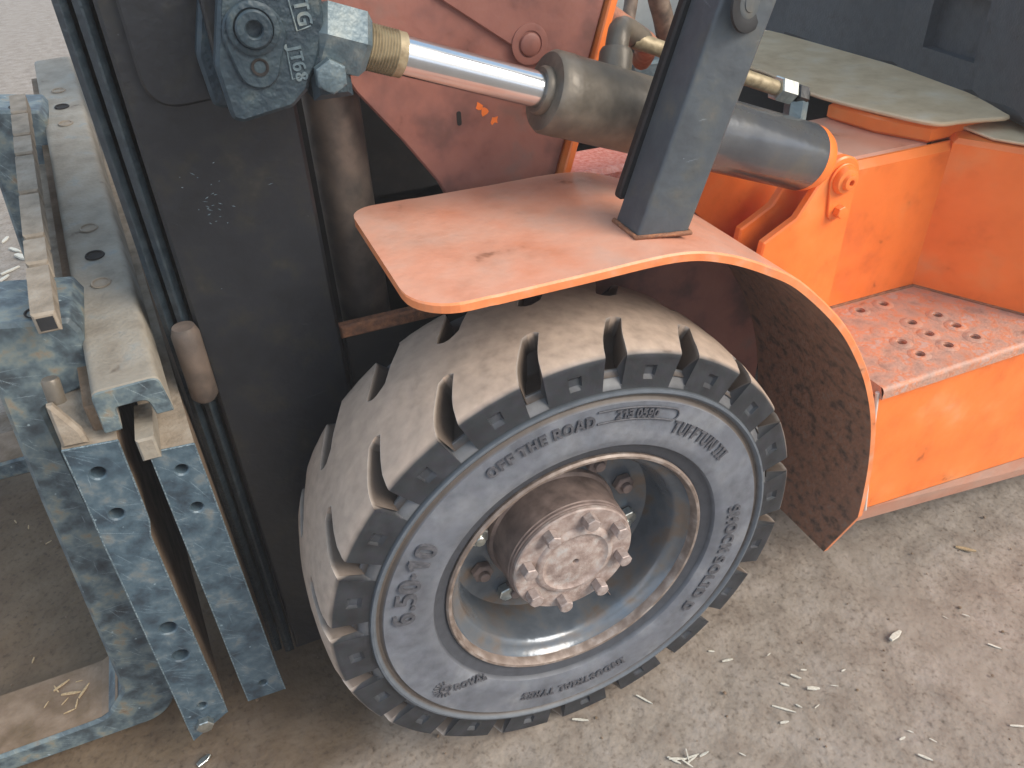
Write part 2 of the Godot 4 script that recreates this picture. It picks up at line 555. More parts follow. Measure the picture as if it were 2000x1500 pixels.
# ---------------------------------------------------------------- the scene
func _ready() -> void:
	rng.seed = 20240607
	var cam := Camera3D.new()
	cam.name = "camera"
	cam.fov = 52.44
	cam.near = 0.02
	cam.far = 200.0
	cam.basis = Basis(Vector3(0.92106, -0.03567, 0.38777), Vector3(0.25105, 0.81535, -0.52137), Vector3(-0.29793, 0.57789, 0.75977)).orthonormalized()
	cam.position = Vector3(-0.28339, 0.98207, 0.52198)
	add_child(cam)
	cam.current = true
	var e := Environment.new()
	e.background_mode = Environment.BG_SKY
	var sk := ProceduralSkyMaterial.new()
	sk.sky_top_color = Color(0.53, 0.62, 0.71)
	sk.sky_horizon_color = Color(0.96, 1.0, 1.06)
	sk.sky_curve = 0.2
	sk.ground_bottom_color = Color(0.30, 0.27, 0.24)
	sk.ground_horizon_color = Color(0.62, 0.60, 0.57)
	sk.sky_energy_multiplier = 0.88
	sk.sun_angle_max = 1.0
	var sky := Sky.new()
	sky.sky_material = sk
	e.sky = sky
	e.background_energy_multiplier = 1.0
	e.tonemap_mode = Environment.TONE_MAPPER_LINEAR
	e.tonemap_exposure = 2.9
	e.fog_enabled = true
	e.fog_density = 0.022
	e.fog_light_color = Color(0.95, 0.93, 0.92)
	e.sdfgi_enabled = true
	e.ssao_enabled = true
	e.ssil_enabled = true
	var we := WorldEnvironment.new()
	we.name = "environment"
	we.environment = e
	add_child(we)
	var sun := DirectionalLight3D.new()
	sun.name = "sun"
	sun.light_energy = 0.5
	sun.light_angular_distance = 34.0
	sun.light_color = Color(1.0, 0.97, 0.93)
	sun.shadow_enabled = true
	add_child(sun)
	sun.look_at_from_position(Vector3(0.62, 0.66, 0.62), Vector3.ZERO)

	make_materials()
	build_floor()
	forklift = group(self, "forklift")
	tag(forklift, "orange forklift with black mast, dusty solid front tyre and orange step", "forklift")
	build_body()
	build_fender()
	build_wheel()
	build_mast()
	build_tilt_cylinder()
	build_post()
	build_carriage()
	build_fork()
	build_hood()
	build_mat()
	build_litter()


func build_floor() -> void:
	var s := Shape.new()
	var f := FastNoiseLite.new()
	f.seed = 77
	f.frequency = 9.0
	f.fractal_octaves = 4
	var X0 := -1.4
	var Z0 := -2.2
	var NX := 220
	var NZ := 240
	var st := 0.0125
	var hgt := func(i: int, j: int) -> float:
		var edge := minf(minf(i, NX - i), minf(j, NZ - j)) / 14.0
		return (f.get_noise_2d(X0 + i * st, Z0 + j * st) * 0.004 - 0.0015) * clampf(edge, 0.0, 1.0)
	var P := []
	var Nn := []
	for j in NZ + 1:
		for i in NX + 1:
			P.append(Vector3(X0 + i * st, hgt.call(i, j), Z0 + j * st))
	for j in NZ + 1:
		for i in NX + 1:
			var a: Vector3 = P[j * (NX + 1) + mini(i + 1, NX)] - P[j * (NX + 1) + maxi(i - 1, 0)]
			var b: Vector3 = P[mini(j + 1, NZ) * (NX + 1) + i] - P[maxi(j - 1, 0) * (NX + 1) + i]
			Nn.append(b.cross(a).normalized())
	var sf := FastNoiseLite.new()
	sf.seed = 9
	sf.frequency = 3.2
	sf.fractal_octaves = 4
	var earth := Color(0.50, 0.40, 0.29)  # brown dirt tint that also carries painted shade below the carriage
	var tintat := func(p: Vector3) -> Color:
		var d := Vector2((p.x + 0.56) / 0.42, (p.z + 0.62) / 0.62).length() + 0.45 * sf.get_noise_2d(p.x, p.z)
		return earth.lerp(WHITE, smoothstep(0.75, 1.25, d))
	for j in NZ:
		for i in NX:
			var q := j * (NX + 1) + i
			for t in [[q, q + 1, q + NX + 2], [q, q + NX + 2, q + NX + 1]]:
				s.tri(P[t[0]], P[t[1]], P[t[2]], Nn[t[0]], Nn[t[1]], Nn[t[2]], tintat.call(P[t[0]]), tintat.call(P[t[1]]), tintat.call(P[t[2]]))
	var x1 := X0 + NX * st
	var z1 := Z0 + NZ * st
	var B := 60.0
	var up := Vector3.UP
	s.quad(Vector3(-B, 0, -B), Vector3(B, 0, -B), Vector3(B, 0, Z0), Vector3(-B, 0, Z0), up)
	s.quad(Vector3(-B, 0, z1), Vector3(B, 0, z1), Vector3(B, 0, B), Vector3(-B, 0, B), up)
	s.quad(Vector3(-B, 0, Z0), Vector3(X0, 0, Z0), Vector3(X0, 0, z1), Vector3(-B, 0, z1), up)
	s.quad(Vector3(x1, 0, Z0), Vector3(B, 0, Z0), Vector3(B, 0, z1), Vector3(x1, 0, z1), up)
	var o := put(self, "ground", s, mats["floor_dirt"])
	tag(o, "dusty bare concrete and earth floor under the forklift", "", "", "structure")


func build_body() -> void:
	# frame side wall behind the wheel, and the footwell
	var fr := group(forklift, "frame")
	put(fr, "side_wall", box(Vector3(-0.02, 0.16, -0.272), Vector3(0.425, 0.60, -0.252), 0.003), mats["shaded_orange"])
	put(fr, "wall_foot", box(Vector3(0.105, 0.60, -0.34), Vector3(0.30, 0.655, -0.262), 0.006), mats["pink_rough"])
	put(fr, "upper_wall", prism(PackedVector2Array([Vector2(0.19, 0.634), Vector2(0.25, 0.606), Vector2(0.315, 0.546), Vector2(0.36, 0.488), Vector2(0.395, 0.425), Vector2(0.425, 0.345), Vector2(0.425, 0.604), Vector2(0.30, 0.645), Vector2(0.19, 0.655)]), -0.2522, -0.2465, 0.001), mats["orange"])
	put(fr, "wall_return", box(Vector3(0.4475, 0.16, -0.272), Vector3(0.4555, 0.618, -0.214), 0.002), mats["orange"])
	put(fr, "footwell_wall", box(Vector3(0.4475, 0.30, -0.235), Vector3(0.676, 0.619, -0.213), 0.009), mats["orange"])
	# rear wall of the footwell runs slantwise outward
	var a := Vector2(0.655, -0.213)
	var b := Vector2(0.80, 0.06)
	var d := (b - a).normalized()
	var nn := Vector2(d.y, -d.x)
	var xf := Transform3D(Basis(Vector3(1, 0, 0), Vector3(0, 0, 1), Vector3(0, -1, 0)), Vector3.ZERO)
	var rw := PackedVector2Array([a, Vector2(0.722, -0.085), Vector2(0.748, -0.036), Vector2(1.30, -0.036), Vector2(1.30, -0.3), Vector2(0.72, -0.3)])
	put(fr, "footwell_rear_wall", prism(rw, -0.626, -0.398, 0.006, xf), mats["orange"])
	put(fr, "dusty_ledge", prism(PackedVector2Array([Vector2(0.685, -0.18), Vector2(0.73, -0.086), Vector2(0.756, -0.042), Vector2(1.30, -0.042), Vector2(1.30, -0.5), Vector2(0.72, -0.5)]), -0.6315, -0.6275, 0.0015, xf), mats["mat_rubber"])
	# ledge behind the footwell wall and the riser up to the floorboard
	put(fr, "ledge", box(Vector3(0.425, 0.598, -0.395), Vector3(0.64, 0.6165, -0.237), 0.004), mats["orange_dusty"])
	put(fr, "riser", prism(PackedVector2Array([Vector2(0.632, -0.232), Vector2(0.602, -0.30), Vector2(0.592, -0.385), Vector2(0.9, -0.385), Vector2(0.9, -0.232)]), -0.6405, -0.617, 0.004, xf), mats["orange"])
	put(fr, "floorboard_beam", box(Vector3(0.17, 0.615, -0.62), Vector3(0.415, 0.682, -0.47), 0.004), mats["orange"])
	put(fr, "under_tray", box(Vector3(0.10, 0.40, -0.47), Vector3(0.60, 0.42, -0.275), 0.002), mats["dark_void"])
	# step
	var stp := group(forklift, "step")
	var sp := Shape.new()
	var Y := 0.405
	var up := Vector3.UP
	var holes := [[-0.1875, [0.533, 0.576]], [-0.131, [0.572, 0.619]], [-0.099, [0.522, 0.570, 0.619]], [-0.067, [0.521, 0.570, 0.618]]]
	var zs := [-0.2128, -0.159, -0.115, -0.083, -0.051, -0.0325]
	for r in 5:
		var za: float = zs[r]
		var zb: float = zs[r + 1]
		if r == 4:
			sp.quad(Vector3(0.424, Y, za), Vector3(0.80, Y, za), Vector3(0.80, Y, zb), Vector3(0.424, Y, zb), up)
			continue
		var row: Array = holes[r]
		var xs := [0.424]
		for i in row[1].size() - 1:
			xs.append((row[1][i] + row[1][i + 1]) / 2.0)
		xs.append(0.655)
		for i in row[1].size():
			holed(sp, [Vector3(xs[i], Y, za), Vector3(xs[i + 1], Y, za), Vector3(xs[i + 1], Y, zb), Vector3(xs[i], Y, zb)], Vector3(row[1][i], Y, row[0]), 0.0062, up, 0.014, 0.0004)
		sp.quad(Vector3(0.655, Y, za), Vector3(0.80, Y, za), Vector3(0.80, Y, zb), Vector3(0.655, Y, zb), up)
	# rolled front lip
	var lip := []
	for i in 7:
		var t := PI / 2 * i / 6.0
		lip.append(Vector2(-0.0325 + 0.006 * sin(t), Y - 0.006 + 0.006 * cos(t)))
	lip.append(Vector2(-0.0265, Y - 0.016))
	lip.append(Vector2(-0.036, Y - 0.016))
	for i in lip.size() - 1:
		var p: Vector2 = lip[i]
		var q: Vector2 = lip[i + 1]
		var t0 := PI / 2 * mini(i, 6) / 6.0
		var t1 := PI / 2 * mini(i + 1, 6) / 6.0
		var n0 := Vector3(0, cos(t0), sin(t0)) if i < 7 else Vector3.DOWN
		var n1 := Vector3(0, cos(t1), sin(t1)) if i < 7 else Vector3.DOWN
		sp.quadn(Vector3(0.424, p.y, p.x), Vector3(0.95, p.y, p.x), Vector3(0.95, q.y, q.x), Vector3(0.424, q.y, q.x), n0, n0, n1, n1)
	sp.quad(Vector3(0.424, Y, -0.2128), Vector3(0.424, Y, -0.0325), Vector3(0.424, Y - 0.016, -0.0265), Vector3(0.424, Y - 0.016, -0.2128), Vector3.LEFT)
	put(stp, "step_plate", sp, mats["step_dust"])
	for r in holes:
		for x in r[1]:
			put(stp, "raised_rim", lathe([Vector2(0.0150, 0.0), Vector2(0.0115, 0.0011), Vector2(0.0085, 0.0018), Vector2(0.0070, 0.0015), Vector2(0.0064, -0.002)], along(Vector3(x, Y + 0.0002, r[0]), up), 24), mats["step_dust"])
	for q in [Vector2(0.622, -0.188), Vector2(0.521, -0.131), Vector2(0.473, -0.066), Vector2(0.476, -0.1)]:
		put(stp, "blank_dimple", lathe([Vector2(0.0160, 0.0), Vector2(0.012, 0.0006), Vector2(0.006, 0.0010), Vector2(0, 0.0011)], along(Vector3(q.x, Y + 0.0002, q.y), up), 24), mats["step_dust"])
	put(stp, "grime_line", tube([Vector3(0.44, 0.4055, -0.2128), Vector3(0.60, 0.4055, -0.2125), Vector3(0.656, 0.4055, -0.2105), Vector3(0.69, 0.4055, -0.146), Vector3(0.722, 0.4055, -0.085), Vector3(0.748, 0.4055, -0.036)], 0.0026, 7), mats["grime"])
	# skirt below the step, bent inward along its foot
	var sk := prism(PackedVector2Array([Vector2(0.44, 0.30), Vector2(0.466, 0.178), Vector2(1.30, 0.118), Vector2(1.30, 0.397), Vector2(0.4245, 0.397)]), -0.042, -0.034, 0.002)
	put(stp, "side_skirt", sk, mats["orange"])
	var ft := Shape.new()
	ft.quad(Vector3(0.466, 0.1785, -0.0345), Vector3(1.30, 0.1185, -0.0345), Vector3(1.30, 0.0235, -0.055), Vector3(0.472, 0.128, -0.055), Vector3(0, -0.3, 1))
	ft.quad(Vector3(0.466, 0.1785, -0.044), Vector3(1.30, 0.1185, -0.044), Vector3(1.30, 0.0235, -0.062), Vector3(0.472, 0.128, -0.062), Vector3(0, 0.3, -1))
	ft.quad(Vector3(0.472, 0.128, -0.055), Vector3(1.30, 0.0235, -0.055), Vector3(1.30, 0.0235, -0.062), Vector3(0.472, 0.128, -0.062), Vector3.DOWN)
	put(stp, "skirt_foot", ft, mats["orange_dusty"])
	put(stp, "seam_bead", tube([Vector3(0.4215, 0.397, -0.0335), Vector3(0.4385, 0.30, -0.0335), Vector3(0.464, 0.178, -0.0335)], 0.0028, 8), mats["seam_white"])
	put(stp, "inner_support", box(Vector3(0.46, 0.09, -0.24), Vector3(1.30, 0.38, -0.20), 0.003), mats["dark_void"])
	# side plate of the front frame with its overlapping upper plate
	var cp := group(forklift, "front_plate")
	var lower := PackedVector2Array([Vector2(-0.2, 1.0), Vector2(-0.165, 0.86), Vector2(-0.122, 0.775), Vector2(-0.079, 0.718), Vector2(-0.044, 0.666), Vector2(-0.02, 0.61), Vector2(0.083, 0.61), Vector2(0.099, 0.656), Vector2(0.156, 0.833), Vector2(0.21, 1.0)])
	put(cp, "lower_plate", prism(lower, -0.296, -0.282, 0.002), mats["shaded_orange"])
	var upper := PackedVector2Array([Vector2(-0.16, 1.0), Vector2(-0.10, 0.90), Vector2(-0.026, 0.85), Vector2(0.083, 0.775), Vector2(0.128, 0.752), Vector2(0.153, 0.833), Vector2(0.205, 1.0)])
	put(cp, "upper_plate", prism(upper, -0.2815, -0.277, 0.0012), mats["shaded_orange"])
	put(cp, "edge_flange", prism(PackedVector2Array([Vector2(0.099, 0.645), Vector2(0.109, 0.645), Vector2(0.166, 0.833), Vector2(0.22, 1.0), Vector2(0.21, 1.0), Vector2(0.156, 0.833)]), -0.30, -0.27, 0.0015), mats["orange"])
	put(cp, "edge_strip", box(Vector3(0.113, 0.62, -0.335), Vector3(0.128, 0.735, -0.30), 0.002), mats["orange"])
	put(cp, "washer", lathe([Vector2(0.0205, 0.0), Vector2(0.0205, 0.0014), Vector2(0.0185, 0.0018), Vector2(0.0135, 0.0016), Vector2(0.0128, 0.0004), Vector2(0.0118, 0.0004), Vector2(0.0112, 0.0030), Vector2(0.0090, 0.0044), Vector2(0.0, 0.0046)], Transform3D(Basis(), Vector3(0.066, 0.80, -0.277)), 30), mats["shaded_orange"])
	for q in [Vector2(0.0085, 0.7435), Vector2(0.024, 0.726), Vector2(0.0135, 0.7365)]:
		var pc := PackedVector2Array()
		for k in 9:
			pc.append(q + Vector2.from_angle(TAU * k / 9.0) * rng.randf_range(0.002, 0.0062) * (0.5 if q.y == 0.7365 else 1.0))
		put(cp, "bare_paint_patch", prism(pc, -0.2822, -0.2817), mats["orange"])
	put(cp, "slot", prism(rounded([Vector2(-0.0185, 0.7265), Vector2(-0.0135, 0.7265), Vector2(-0.0135, 0.7415), Vector2(-0.0185, 0.7415)], [0.0025]), -0.2822, -0.2815), mats["dark_void"])
	put(forklift, "counterweight", box(Vector3(1.28, 0.13, -1.0), Vector3(2.0, 0.98, 0.0), 0.05), mats["orange"])
	# rear bracket for the tilt cylinder
	var tb := group(forklift, "tilt_bracket")
	var arc := PackedVector2Array()
	var pin := Vector2(0.405, 0.6365)
	for i in 13:
		arc.append(pin + Vector2.from_angle(deg_to_rad(-6.0 + 155.0 * i / 12.0)) * 0.0265)
	for q in [Vector2(0.349, 0.598), Vector2(0.306, 0.575), Vector2(0.304, 0.556), Vector2(0.352, 0.496), Vector2(0.396, 0.424), Vector2(0.4265, 0.34)]:
		arc.append(q)
	put(tb, "outer_cheek", prism(arc, -0.160, -0.148, 0.002), mats["orange"])
	put(tb, "inner_cheek", prism(arc, -0.205, -0.193, 0.002), mats["orange"])
	put(tb, "cross_web", box(Vector3(0.395, 0.40, -0.194), Vector3(0.424, 0.595, -0.159), 0.002), mats["orange"])
	var kp := PackedVector2Array()
	for i in 17:
		kp.append(pin + Vector2.from_angle(deg_to_rad(-15.0 + 200.0 * i / 16.0)) * 0.0192)
	for i in 9:
		kp.append(Vector2(0.404, 0.5985) + Vector2.from_angle(deg_to_rad(188.0 + 164.0 * i / 8.0)) * 0.0125)
	put(tb, "keeper_plate", prism(kp, -0.1478, -0.1445, 0.0008), mats["orange"])
	put(tb, "pivot_pin", lathe([Vector2(0.0165, 0), Vector2(0.0165, 0.004), Vector2(0.0145, 0.0075), Vector2(0.010, 0.0085), Vector2(0.0085, 0.0125), Vector2(0.0055, 0.0135), Vector2(0.0036, 0.013), Vector2(0.0034, 0.004), Vector2(0, 0.004)], Transform3D(Basis(), Vector3(pin.x, pin.y, -0.1445)), 30), mats["orange"])
	put(tb, "keeper_bolt", hexagon(Transform3D(Basis().rotated(Vector3.BACK, 0.3), Vector3(0.4055, 0.5985, -0.1445)), 0.0078, 0.009), mats["orange"])
	# dark machinery inside the frame; housing and bulkhead added as black backing
	var dr := group(forklift, "drive_axle")
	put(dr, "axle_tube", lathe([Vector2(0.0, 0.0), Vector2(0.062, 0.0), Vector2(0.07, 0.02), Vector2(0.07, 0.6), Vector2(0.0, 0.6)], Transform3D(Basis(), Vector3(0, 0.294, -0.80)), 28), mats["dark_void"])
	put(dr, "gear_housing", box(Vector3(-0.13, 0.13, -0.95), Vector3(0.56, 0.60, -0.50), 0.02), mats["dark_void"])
	put(dr, "dark_filler", box(Vector3(0.432, 0.16, -0.96), Vector3(1.0, 0.585, -0.402), 0.006), mats["dark_void"])  # dark block added so the gap under the mat stays dark
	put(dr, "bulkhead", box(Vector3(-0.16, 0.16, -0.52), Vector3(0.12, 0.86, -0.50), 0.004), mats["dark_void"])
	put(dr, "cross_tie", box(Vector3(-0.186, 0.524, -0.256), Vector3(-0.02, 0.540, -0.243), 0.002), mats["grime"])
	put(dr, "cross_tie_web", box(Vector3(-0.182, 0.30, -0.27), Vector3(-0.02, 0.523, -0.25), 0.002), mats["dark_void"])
	# hydraulic hoses past the front plate, and an added pale panel for the bright gap
	var ho := group(forklift, "hydraulics")
	put(ho, "pale_backing", box(Vector3(0.30, 0.66, -0.72), Vector3(0.62, 0.98, -0.70), 0.006), mats["backing_white"])
	put(ho, "hose", tube(curve([Vector3(0.15, 0.835, -0.34), Vector3(0.20, 0.80, -0.34), Vector3(0.235, 0.775, -0.33), Vector3(0.26, 0.76, -0.36), Vector3(0.29, 0.73, -0.42)]), 0.0135), mats["hose_red"])
	put(ho, "hose", tube(curve([Vector3(0.245, 0.90, -0.34), Vector3(0.255, 0.83, -0.34), Vector3(0.272, 0.79, -0.345), Vector3(0.30, 0.74, -0.37)]), 0.0125), mats["hose"])
	put(ho, "hose", tube(curve([Vector3(0.29, 0.91, -0.46), Vector3(0.295, 0.82, -0.46), Vector3(0.262, 0.755, -0.42), Vector3(0.24, 0.70, -0.40)]), 0.009), mats["hose"])
	put(ho, "hose", tube(curve([Vector3(0.36, 0.95, -0.56), Vector3(0.33, 0.85, -0.55), Vector3(0.29, 0.77, -0.53), Vector3(0.27, 0.70, -0.52)]), 0.008), mats["hose"])
	put(ho, "valve_block", box(Vector3(0.215, 0.682, -0.60), Vector3(0.36, 0.735, -0.50), 0.004), mats["dark_void"])
	put(ho, "valve_block", box(Vector3(0.30, 0.683, -0.52), Vector3(0.36, 0.715, -0.46), 0.004), mats["boss"])


func build_fender() -> void:
	var raw := [Vector2(-0.152, 0.656), Vector2(-0.08, 0.6555), Vector2(0.0, 0.6555), Vector2(0.095, 0.655), Vector2(0.15, 0.642), Vector2(0.205, 0.616), Vector2(0.25, 0.587), Vector2(0.315, 0.525), Vector2(0.36, 0.464), Vector2(0.389, 0.411), Vector2(0.411, 0.354), Vector2(0.426, 0.289), Vector2(0.434, 0.228), Vector2(0.437, 0.186), Vector2(0.4375, 0.13), Vector2(0.4375, 0.078)]
	var pr := []
	for q in [-0.152, -0.1505, -0.148, -0.1445, -0.140, -0.135, -0.129, -0.122, -0.114, -0.104, -0.094, -0.087]:
		pr.append(Vector2(q, 0.656))
	for q in curve(raw.slice(1), 8):
		pr.append(q)
	var k := pr.size()
	var T := 0.009
	var nrm := []
	var acc := [0.0]
	for i in k:
		var d: Vector2 = (pr[mini(i + 1, k - 1)] - pr[maxi(i - 1, 0)]).normalized()
		nrm.append(Vector2(-d.y, d.x))
		if i > 0:
			acc.append(acc[i - 1] + pr[i].distance_to(pr[i - 1]))
	var zo := []
	var zi := []
	for i in k:
		var sdist: float = acc[i]
		var RO := 0.046
		var RI := 0.026
		var o := -0.020
		var n := -0.262 + 0.0105 * clampf(sdist / 0.3, 0, 1)
		if sdist < RO:
			o -= RO - sqrt(maxf(RO * RO - pow(RO - sdist, 2), 0.0))
		if sdist < RI:
			n += RI - sqrt(maxf(RI * RI - pow(RI - sdist, 2), 0.0))
		var y: float = pr[i].y
		if y < 0.186 and i > 20:
			o = lerpf(-0.020, -0.059, (0.186 - y) / 0.108)
		zo.append(o)
		zi.append(n)
	var top := Shape.new()
	var und := Shape.new()
	var rim := Shape.new()
	var bev := 0.0018
	for i in k - 1:
		var n0 := Vector3(nrm[i].x, nrm[i].y, 0)
		var n1 := Vector3(nrm[i + 1].x, nrm[i + 1].y, 0)
		var u0 := Vector3(pr[i].x, pr[i].y, 0)
		var u1 := Vector3(pr[i + 1].x, pr[i + 1].y, 0)
		var t0 := u0 + n0 * T
		var t1 := u1 + n1 * T
		var A := Vector3(0, 0, zo[i])
		var B := Vector3(0, 0, zo[i + 1])
		var C := Vector3(0, 0, zi[i])
		var D := Vector3(0, 0, zi[i + 1])
		var bz := Vector3(0, 0, bev)
		top.quadn(t0 + A - bz, t1 + B - bz, t1 + D, t0 + C, n0, n1, n1, n0)
		und.quadn(u0 + A, u1 + B, u1 + D, u0 + C, -n0, -n1, -n1, -n0)
		# outer edge: follows the plan outline
		var tang := (u1 + B - u0 - A)
		var on := Vector3(0, 0, 1)
		if absf(B.z - A.z) > 1e-5:
			on = (n0.cross(tang)).normalized()
			if on.z < 0: on = -on
		rim.quadn(t0 + A - n0 * bev, t1 + B - n1 * bev, u1 + B, u0 + A, on, on, on, on)
		var m0 := (on + n0).normalized()
		var m1 := (on + n1).normalized()
		rim.quadn(t0 + A - bz, t1 + B - bz, t1 + B - n1 * bev, t0 + A - n0 * bev, m0, m1, m1, m0)
		rim.quadn(t0 + C, t1 + D, u1 + D, u0 + C, -on, -on, -on, -on)
	var f0 := Vector3(nrm[0].x, nrm[0].y, 0)
	var p0 := Vector3(pr[0].x, pr[0].y, 0)
	rim.quad(p0 + Vector3(0, 0, zo[0]), p0 + Vector3(0, 0, zi[0]), p0 + f0 * T + Vector3(0, 0, zi[0]), p0 + f0 * T + Vector3(0, 0, zo[0]), Vector3.LEFT)
	var fe := Vector3(nrm[k - 1].x, nrm[k - 1].y, 0)
	var pe := Vector3(pr[k - 1].x, pr[k - 1].y, 0)
	rim.quad(pe + Vector3(0, 0, zo[k - 1]), pe + Vector3(0, 0, zi[k - 1]), pe + fe * T + Vector3(0, 0, zi[k - 1]), pe + fe * T + Vector3(0, 0, zo[k - 1]), Vector3.DOWN)
	var fd := group(forklift, "front_fender")
	put(fd, "top_skin", top, mats["orange_dusty"])
	put(fd, "underside", und, mats["orange_grimy"])
	put(fd, "edge", rim, mats["orange_edge"])


func build_wheel() -> void:
	var wh := group(forklift, "front_wheel")
	var wx := Transform3D(Basis(), Vector3(0, 0.294, 0))
	# tyre: radius and depth per profile step, notches cut slantwise from both shoulders
	var prof := []   # [r, z, kind]
	prof.append([0.158, -0.020, 0])
	prof.append([0.163, -0.0165, 0])
	prof.append([0.170, -0.0155, 0])
	prof.append([0.1745, -0.0135, 0])
	prof.append([0.177, -0.0085, 1])
	prof.append([0.183, -0.0062, 1])
	for i in 8:
		var t := i / 7.0
		prof.append([lerpf(0.188, 0.231, t), -0.0055 - 0.0015 * t, 1])
	prof.append([0.2325, -0.0095, 2])
	prof.append([0.2345, -0.0115, 2])
	prof.append([0.2375, -0.0115, 2])
	prof.append([0.2392, -0.0075, 3])
	prof.append([0.2415, -0.006, 3])
	prof.append([0.2440, -0.0065, 3])
	prof.append([0.2452, -0.0105, 4])
	for i in 10:
		var t := i / 9.0
		prof.append([lerpf(0.2465, 0.2815, t), -0.0108 - 0.002 * t, 5])
	prof.append([0.2835, -0.0140, 6])
	prof.append([0.2852, -0.0175, 7])
	prof.append([0.2868, -0.0230, 7])
	var NT := 52
	for i in NT:
		var z := lerpf(-0.028, -0.062, i / 17.0) if i < 18 else lerpf(-0.063, -0.0735, (i - 18) / 11.0) if i < 30 else lerpf(-0.082, -0.1170, (i - 30) / 3.0) if i < 34 else lerpf(-0.1185, -0.1260, (i - 34) / 8.0) if i < 43 else lerpf(-0.130, -0.165, (i - 43) / 8.0)
		var w := (z + 0.096) / 0.07
		prof.append([0.2935 - 0.0055 * w * w, z, 7])
	prof.append([0.2868, -0.170, 7])
	prof.append([0.2850, -0.1755, 7])
	prof.append([0.2815, -0.180, 5])
	prof.append([0.262, -0.1815, 5])
	prof.append([0.246, -0.182, 5])
	prof.append([0.21, -0.186, 1])
	prof.append([0.165, -0.18, 0])
	var K := prof.size()
	# columns follow the slanted notches: 20 notches, each with its own fan of columns
	var ts := [0.03, 0.13, 0.27, 0.42, 0.57, 0.71, 0.775, 0.815, 0.9]
	var fan := []   # [kind, factor]: 0 inside the notch, 1 its upper rim, 2 on the lug
	fan.append([2, -1.0])
	for q in range(ts.size() - 1, -1, -1):
		fan.append([2, -ts[q]])
	for q in [[1, -1.0], [3, -1.0], [0, -1.0], [0, -0.4], [0, 0.4], [0, 1.0], [3, 1.0], [1, 1.0]]:
		fan.append(q)
	for q in ts:
		fan.append([2, q])
	var NF := fan.size()
	var NA := NF * 20
	var dust := Color(0.475, 0.362, 0.282)
	var side := Color(0.155, 0.165, 0.19)
	var black := Color(0.027, 0.029, 0.034)
	var brown := Color(0.13, 0.10, 0.08)
	var cols := [Color(0.056, 0.061, 0.072), side, Color(0.12, 0.095, 0.08), Color(0.115, 0.13, 0.15), black, black, Color(0.22, 0.175, 0.145), dust]
	var fn := FastNoiseLite.new()
	fn.seed = 5
	fn.frequency = 28.0
	fn.fractal_octaves = 4
	var pos := PackedVector3Array()
	var col := PackedColorArray()
	for a in NA:
		var f: Array = fan[a % NF]
		var mid0 := 83.3 + 18.0 * float(a / NF)
		for j in K:
			var r: float = prof[j][0]
			var z: float = prof[j][1]
			var kd: int = prof[j][2]
			var c: Color = cols[kd]
			var zz := -z - 0.012
			var half := 0.0
			var depth_in := 0.0
			var shift := 0.0
			if r > 0.2455:
				shift = -5.2 * clampf(zz / 0.06, 0, 1.4) - 3.2 * clampf((zz - 0.085) / 0.03, 0, 2.4) + 0.45 * sin(maxf(zz, 0.0) * 70.0)
				depth_in = (0.0585 - zz) if z > -0.094 else (zz - 0.1065)
				if depth_in > 0.0:
					half = minf((minf(2.4, 1.7 + depth_in * 14.0) if z > -0.094 else minf(3.3, 2.5 + depth_in * 14.0)), sqrt(depth_in / 0.003) * 1.8)
			var H := half if half > 0.0 else 0.6
			if half == 0.0 and r <= 0.2455:
				H = 2.5
			var dd := 0.0
			if f[0] == 2:
				dd = signf(f[1]) * lerpf(H, 9.0, absf(f[1]))
			elif f[0] == 1:
				dd = f[1] * H
			elif f[0] == 3:
				dd = f[1] * (H - 0.06)
			else:
				dd = f[1] * maxf(H - 0.35, H * 0.6)
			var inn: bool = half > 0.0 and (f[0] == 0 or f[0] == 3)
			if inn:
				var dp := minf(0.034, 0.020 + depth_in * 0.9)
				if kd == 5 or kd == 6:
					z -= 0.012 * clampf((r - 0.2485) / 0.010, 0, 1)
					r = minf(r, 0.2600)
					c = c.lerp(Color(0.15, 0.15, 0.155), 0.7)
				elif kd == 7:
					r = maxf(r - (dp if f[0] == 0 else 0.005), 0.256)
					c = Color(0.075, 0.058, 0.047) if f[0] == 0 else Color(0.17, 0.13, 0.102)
			elif half > 0.0 and f[0] == 1 and kd == 7:
				c = c.lerp(Color(0.40, 0.37, 0.34), 0.6)
			# small square wear mark on the side of each lug
			if kd == 5 and z > -0.05 and not inn and absf(dd) > 7.7 and r > 0.2565 and r < 0.2690:
				z -= 0.0035
				c = Color(0.055, 0.060, 0.070)
			var th := deg_to_rad(mid0 + shift + dd)
			var p3 := Vector3(r * cos(th), r * sin(th), z)
			var nz := fn.get_noise_3dv(p3)
			if kd == 7 and not inn:
				r += nz * 0.0007
				c = c * (1.0 + 0.09 * nz)
			elif kd == 1:
				var sw := fn.get_noise_3dv(p3 * 0.45 + Vector3(4, 0, 0))
				c = c.lerp(Color(0.235, 0.24, 0.255), clampf(sw * 1.5, 0, 0.75))
				c = c.lerp(Color(0.085, 0.085, 0.092), clampf(-sw * 0.8, 0, 0.4))
			elif kd == 5 or kd == 6:
				c = c * (1.0 + 0.7 * nz)
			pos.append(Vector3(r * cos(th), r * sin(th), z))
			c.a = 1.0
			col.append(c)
	# soft normals where the surface is soft, hard ones along the notches
	var fnorm := PackedVector3Array()
	for a in NA:
		var b := (a + 1) % NA
		for j in K - 1:
			var e1 := pos[b * K + j] - pos[a * K + j]
			var e2 := pos[a * K + j + 1] - pos[a * K + j]
			var e3 := pos[b * K + j + 1] - pos[b * K + j]
			var g := e1.cross(e2 + e3)
			fnorm.append(-g.normalized() if g.length() > 1e-12 else Vector3.BACK)
	var ty := Shape.new()
	var lim := 0.80
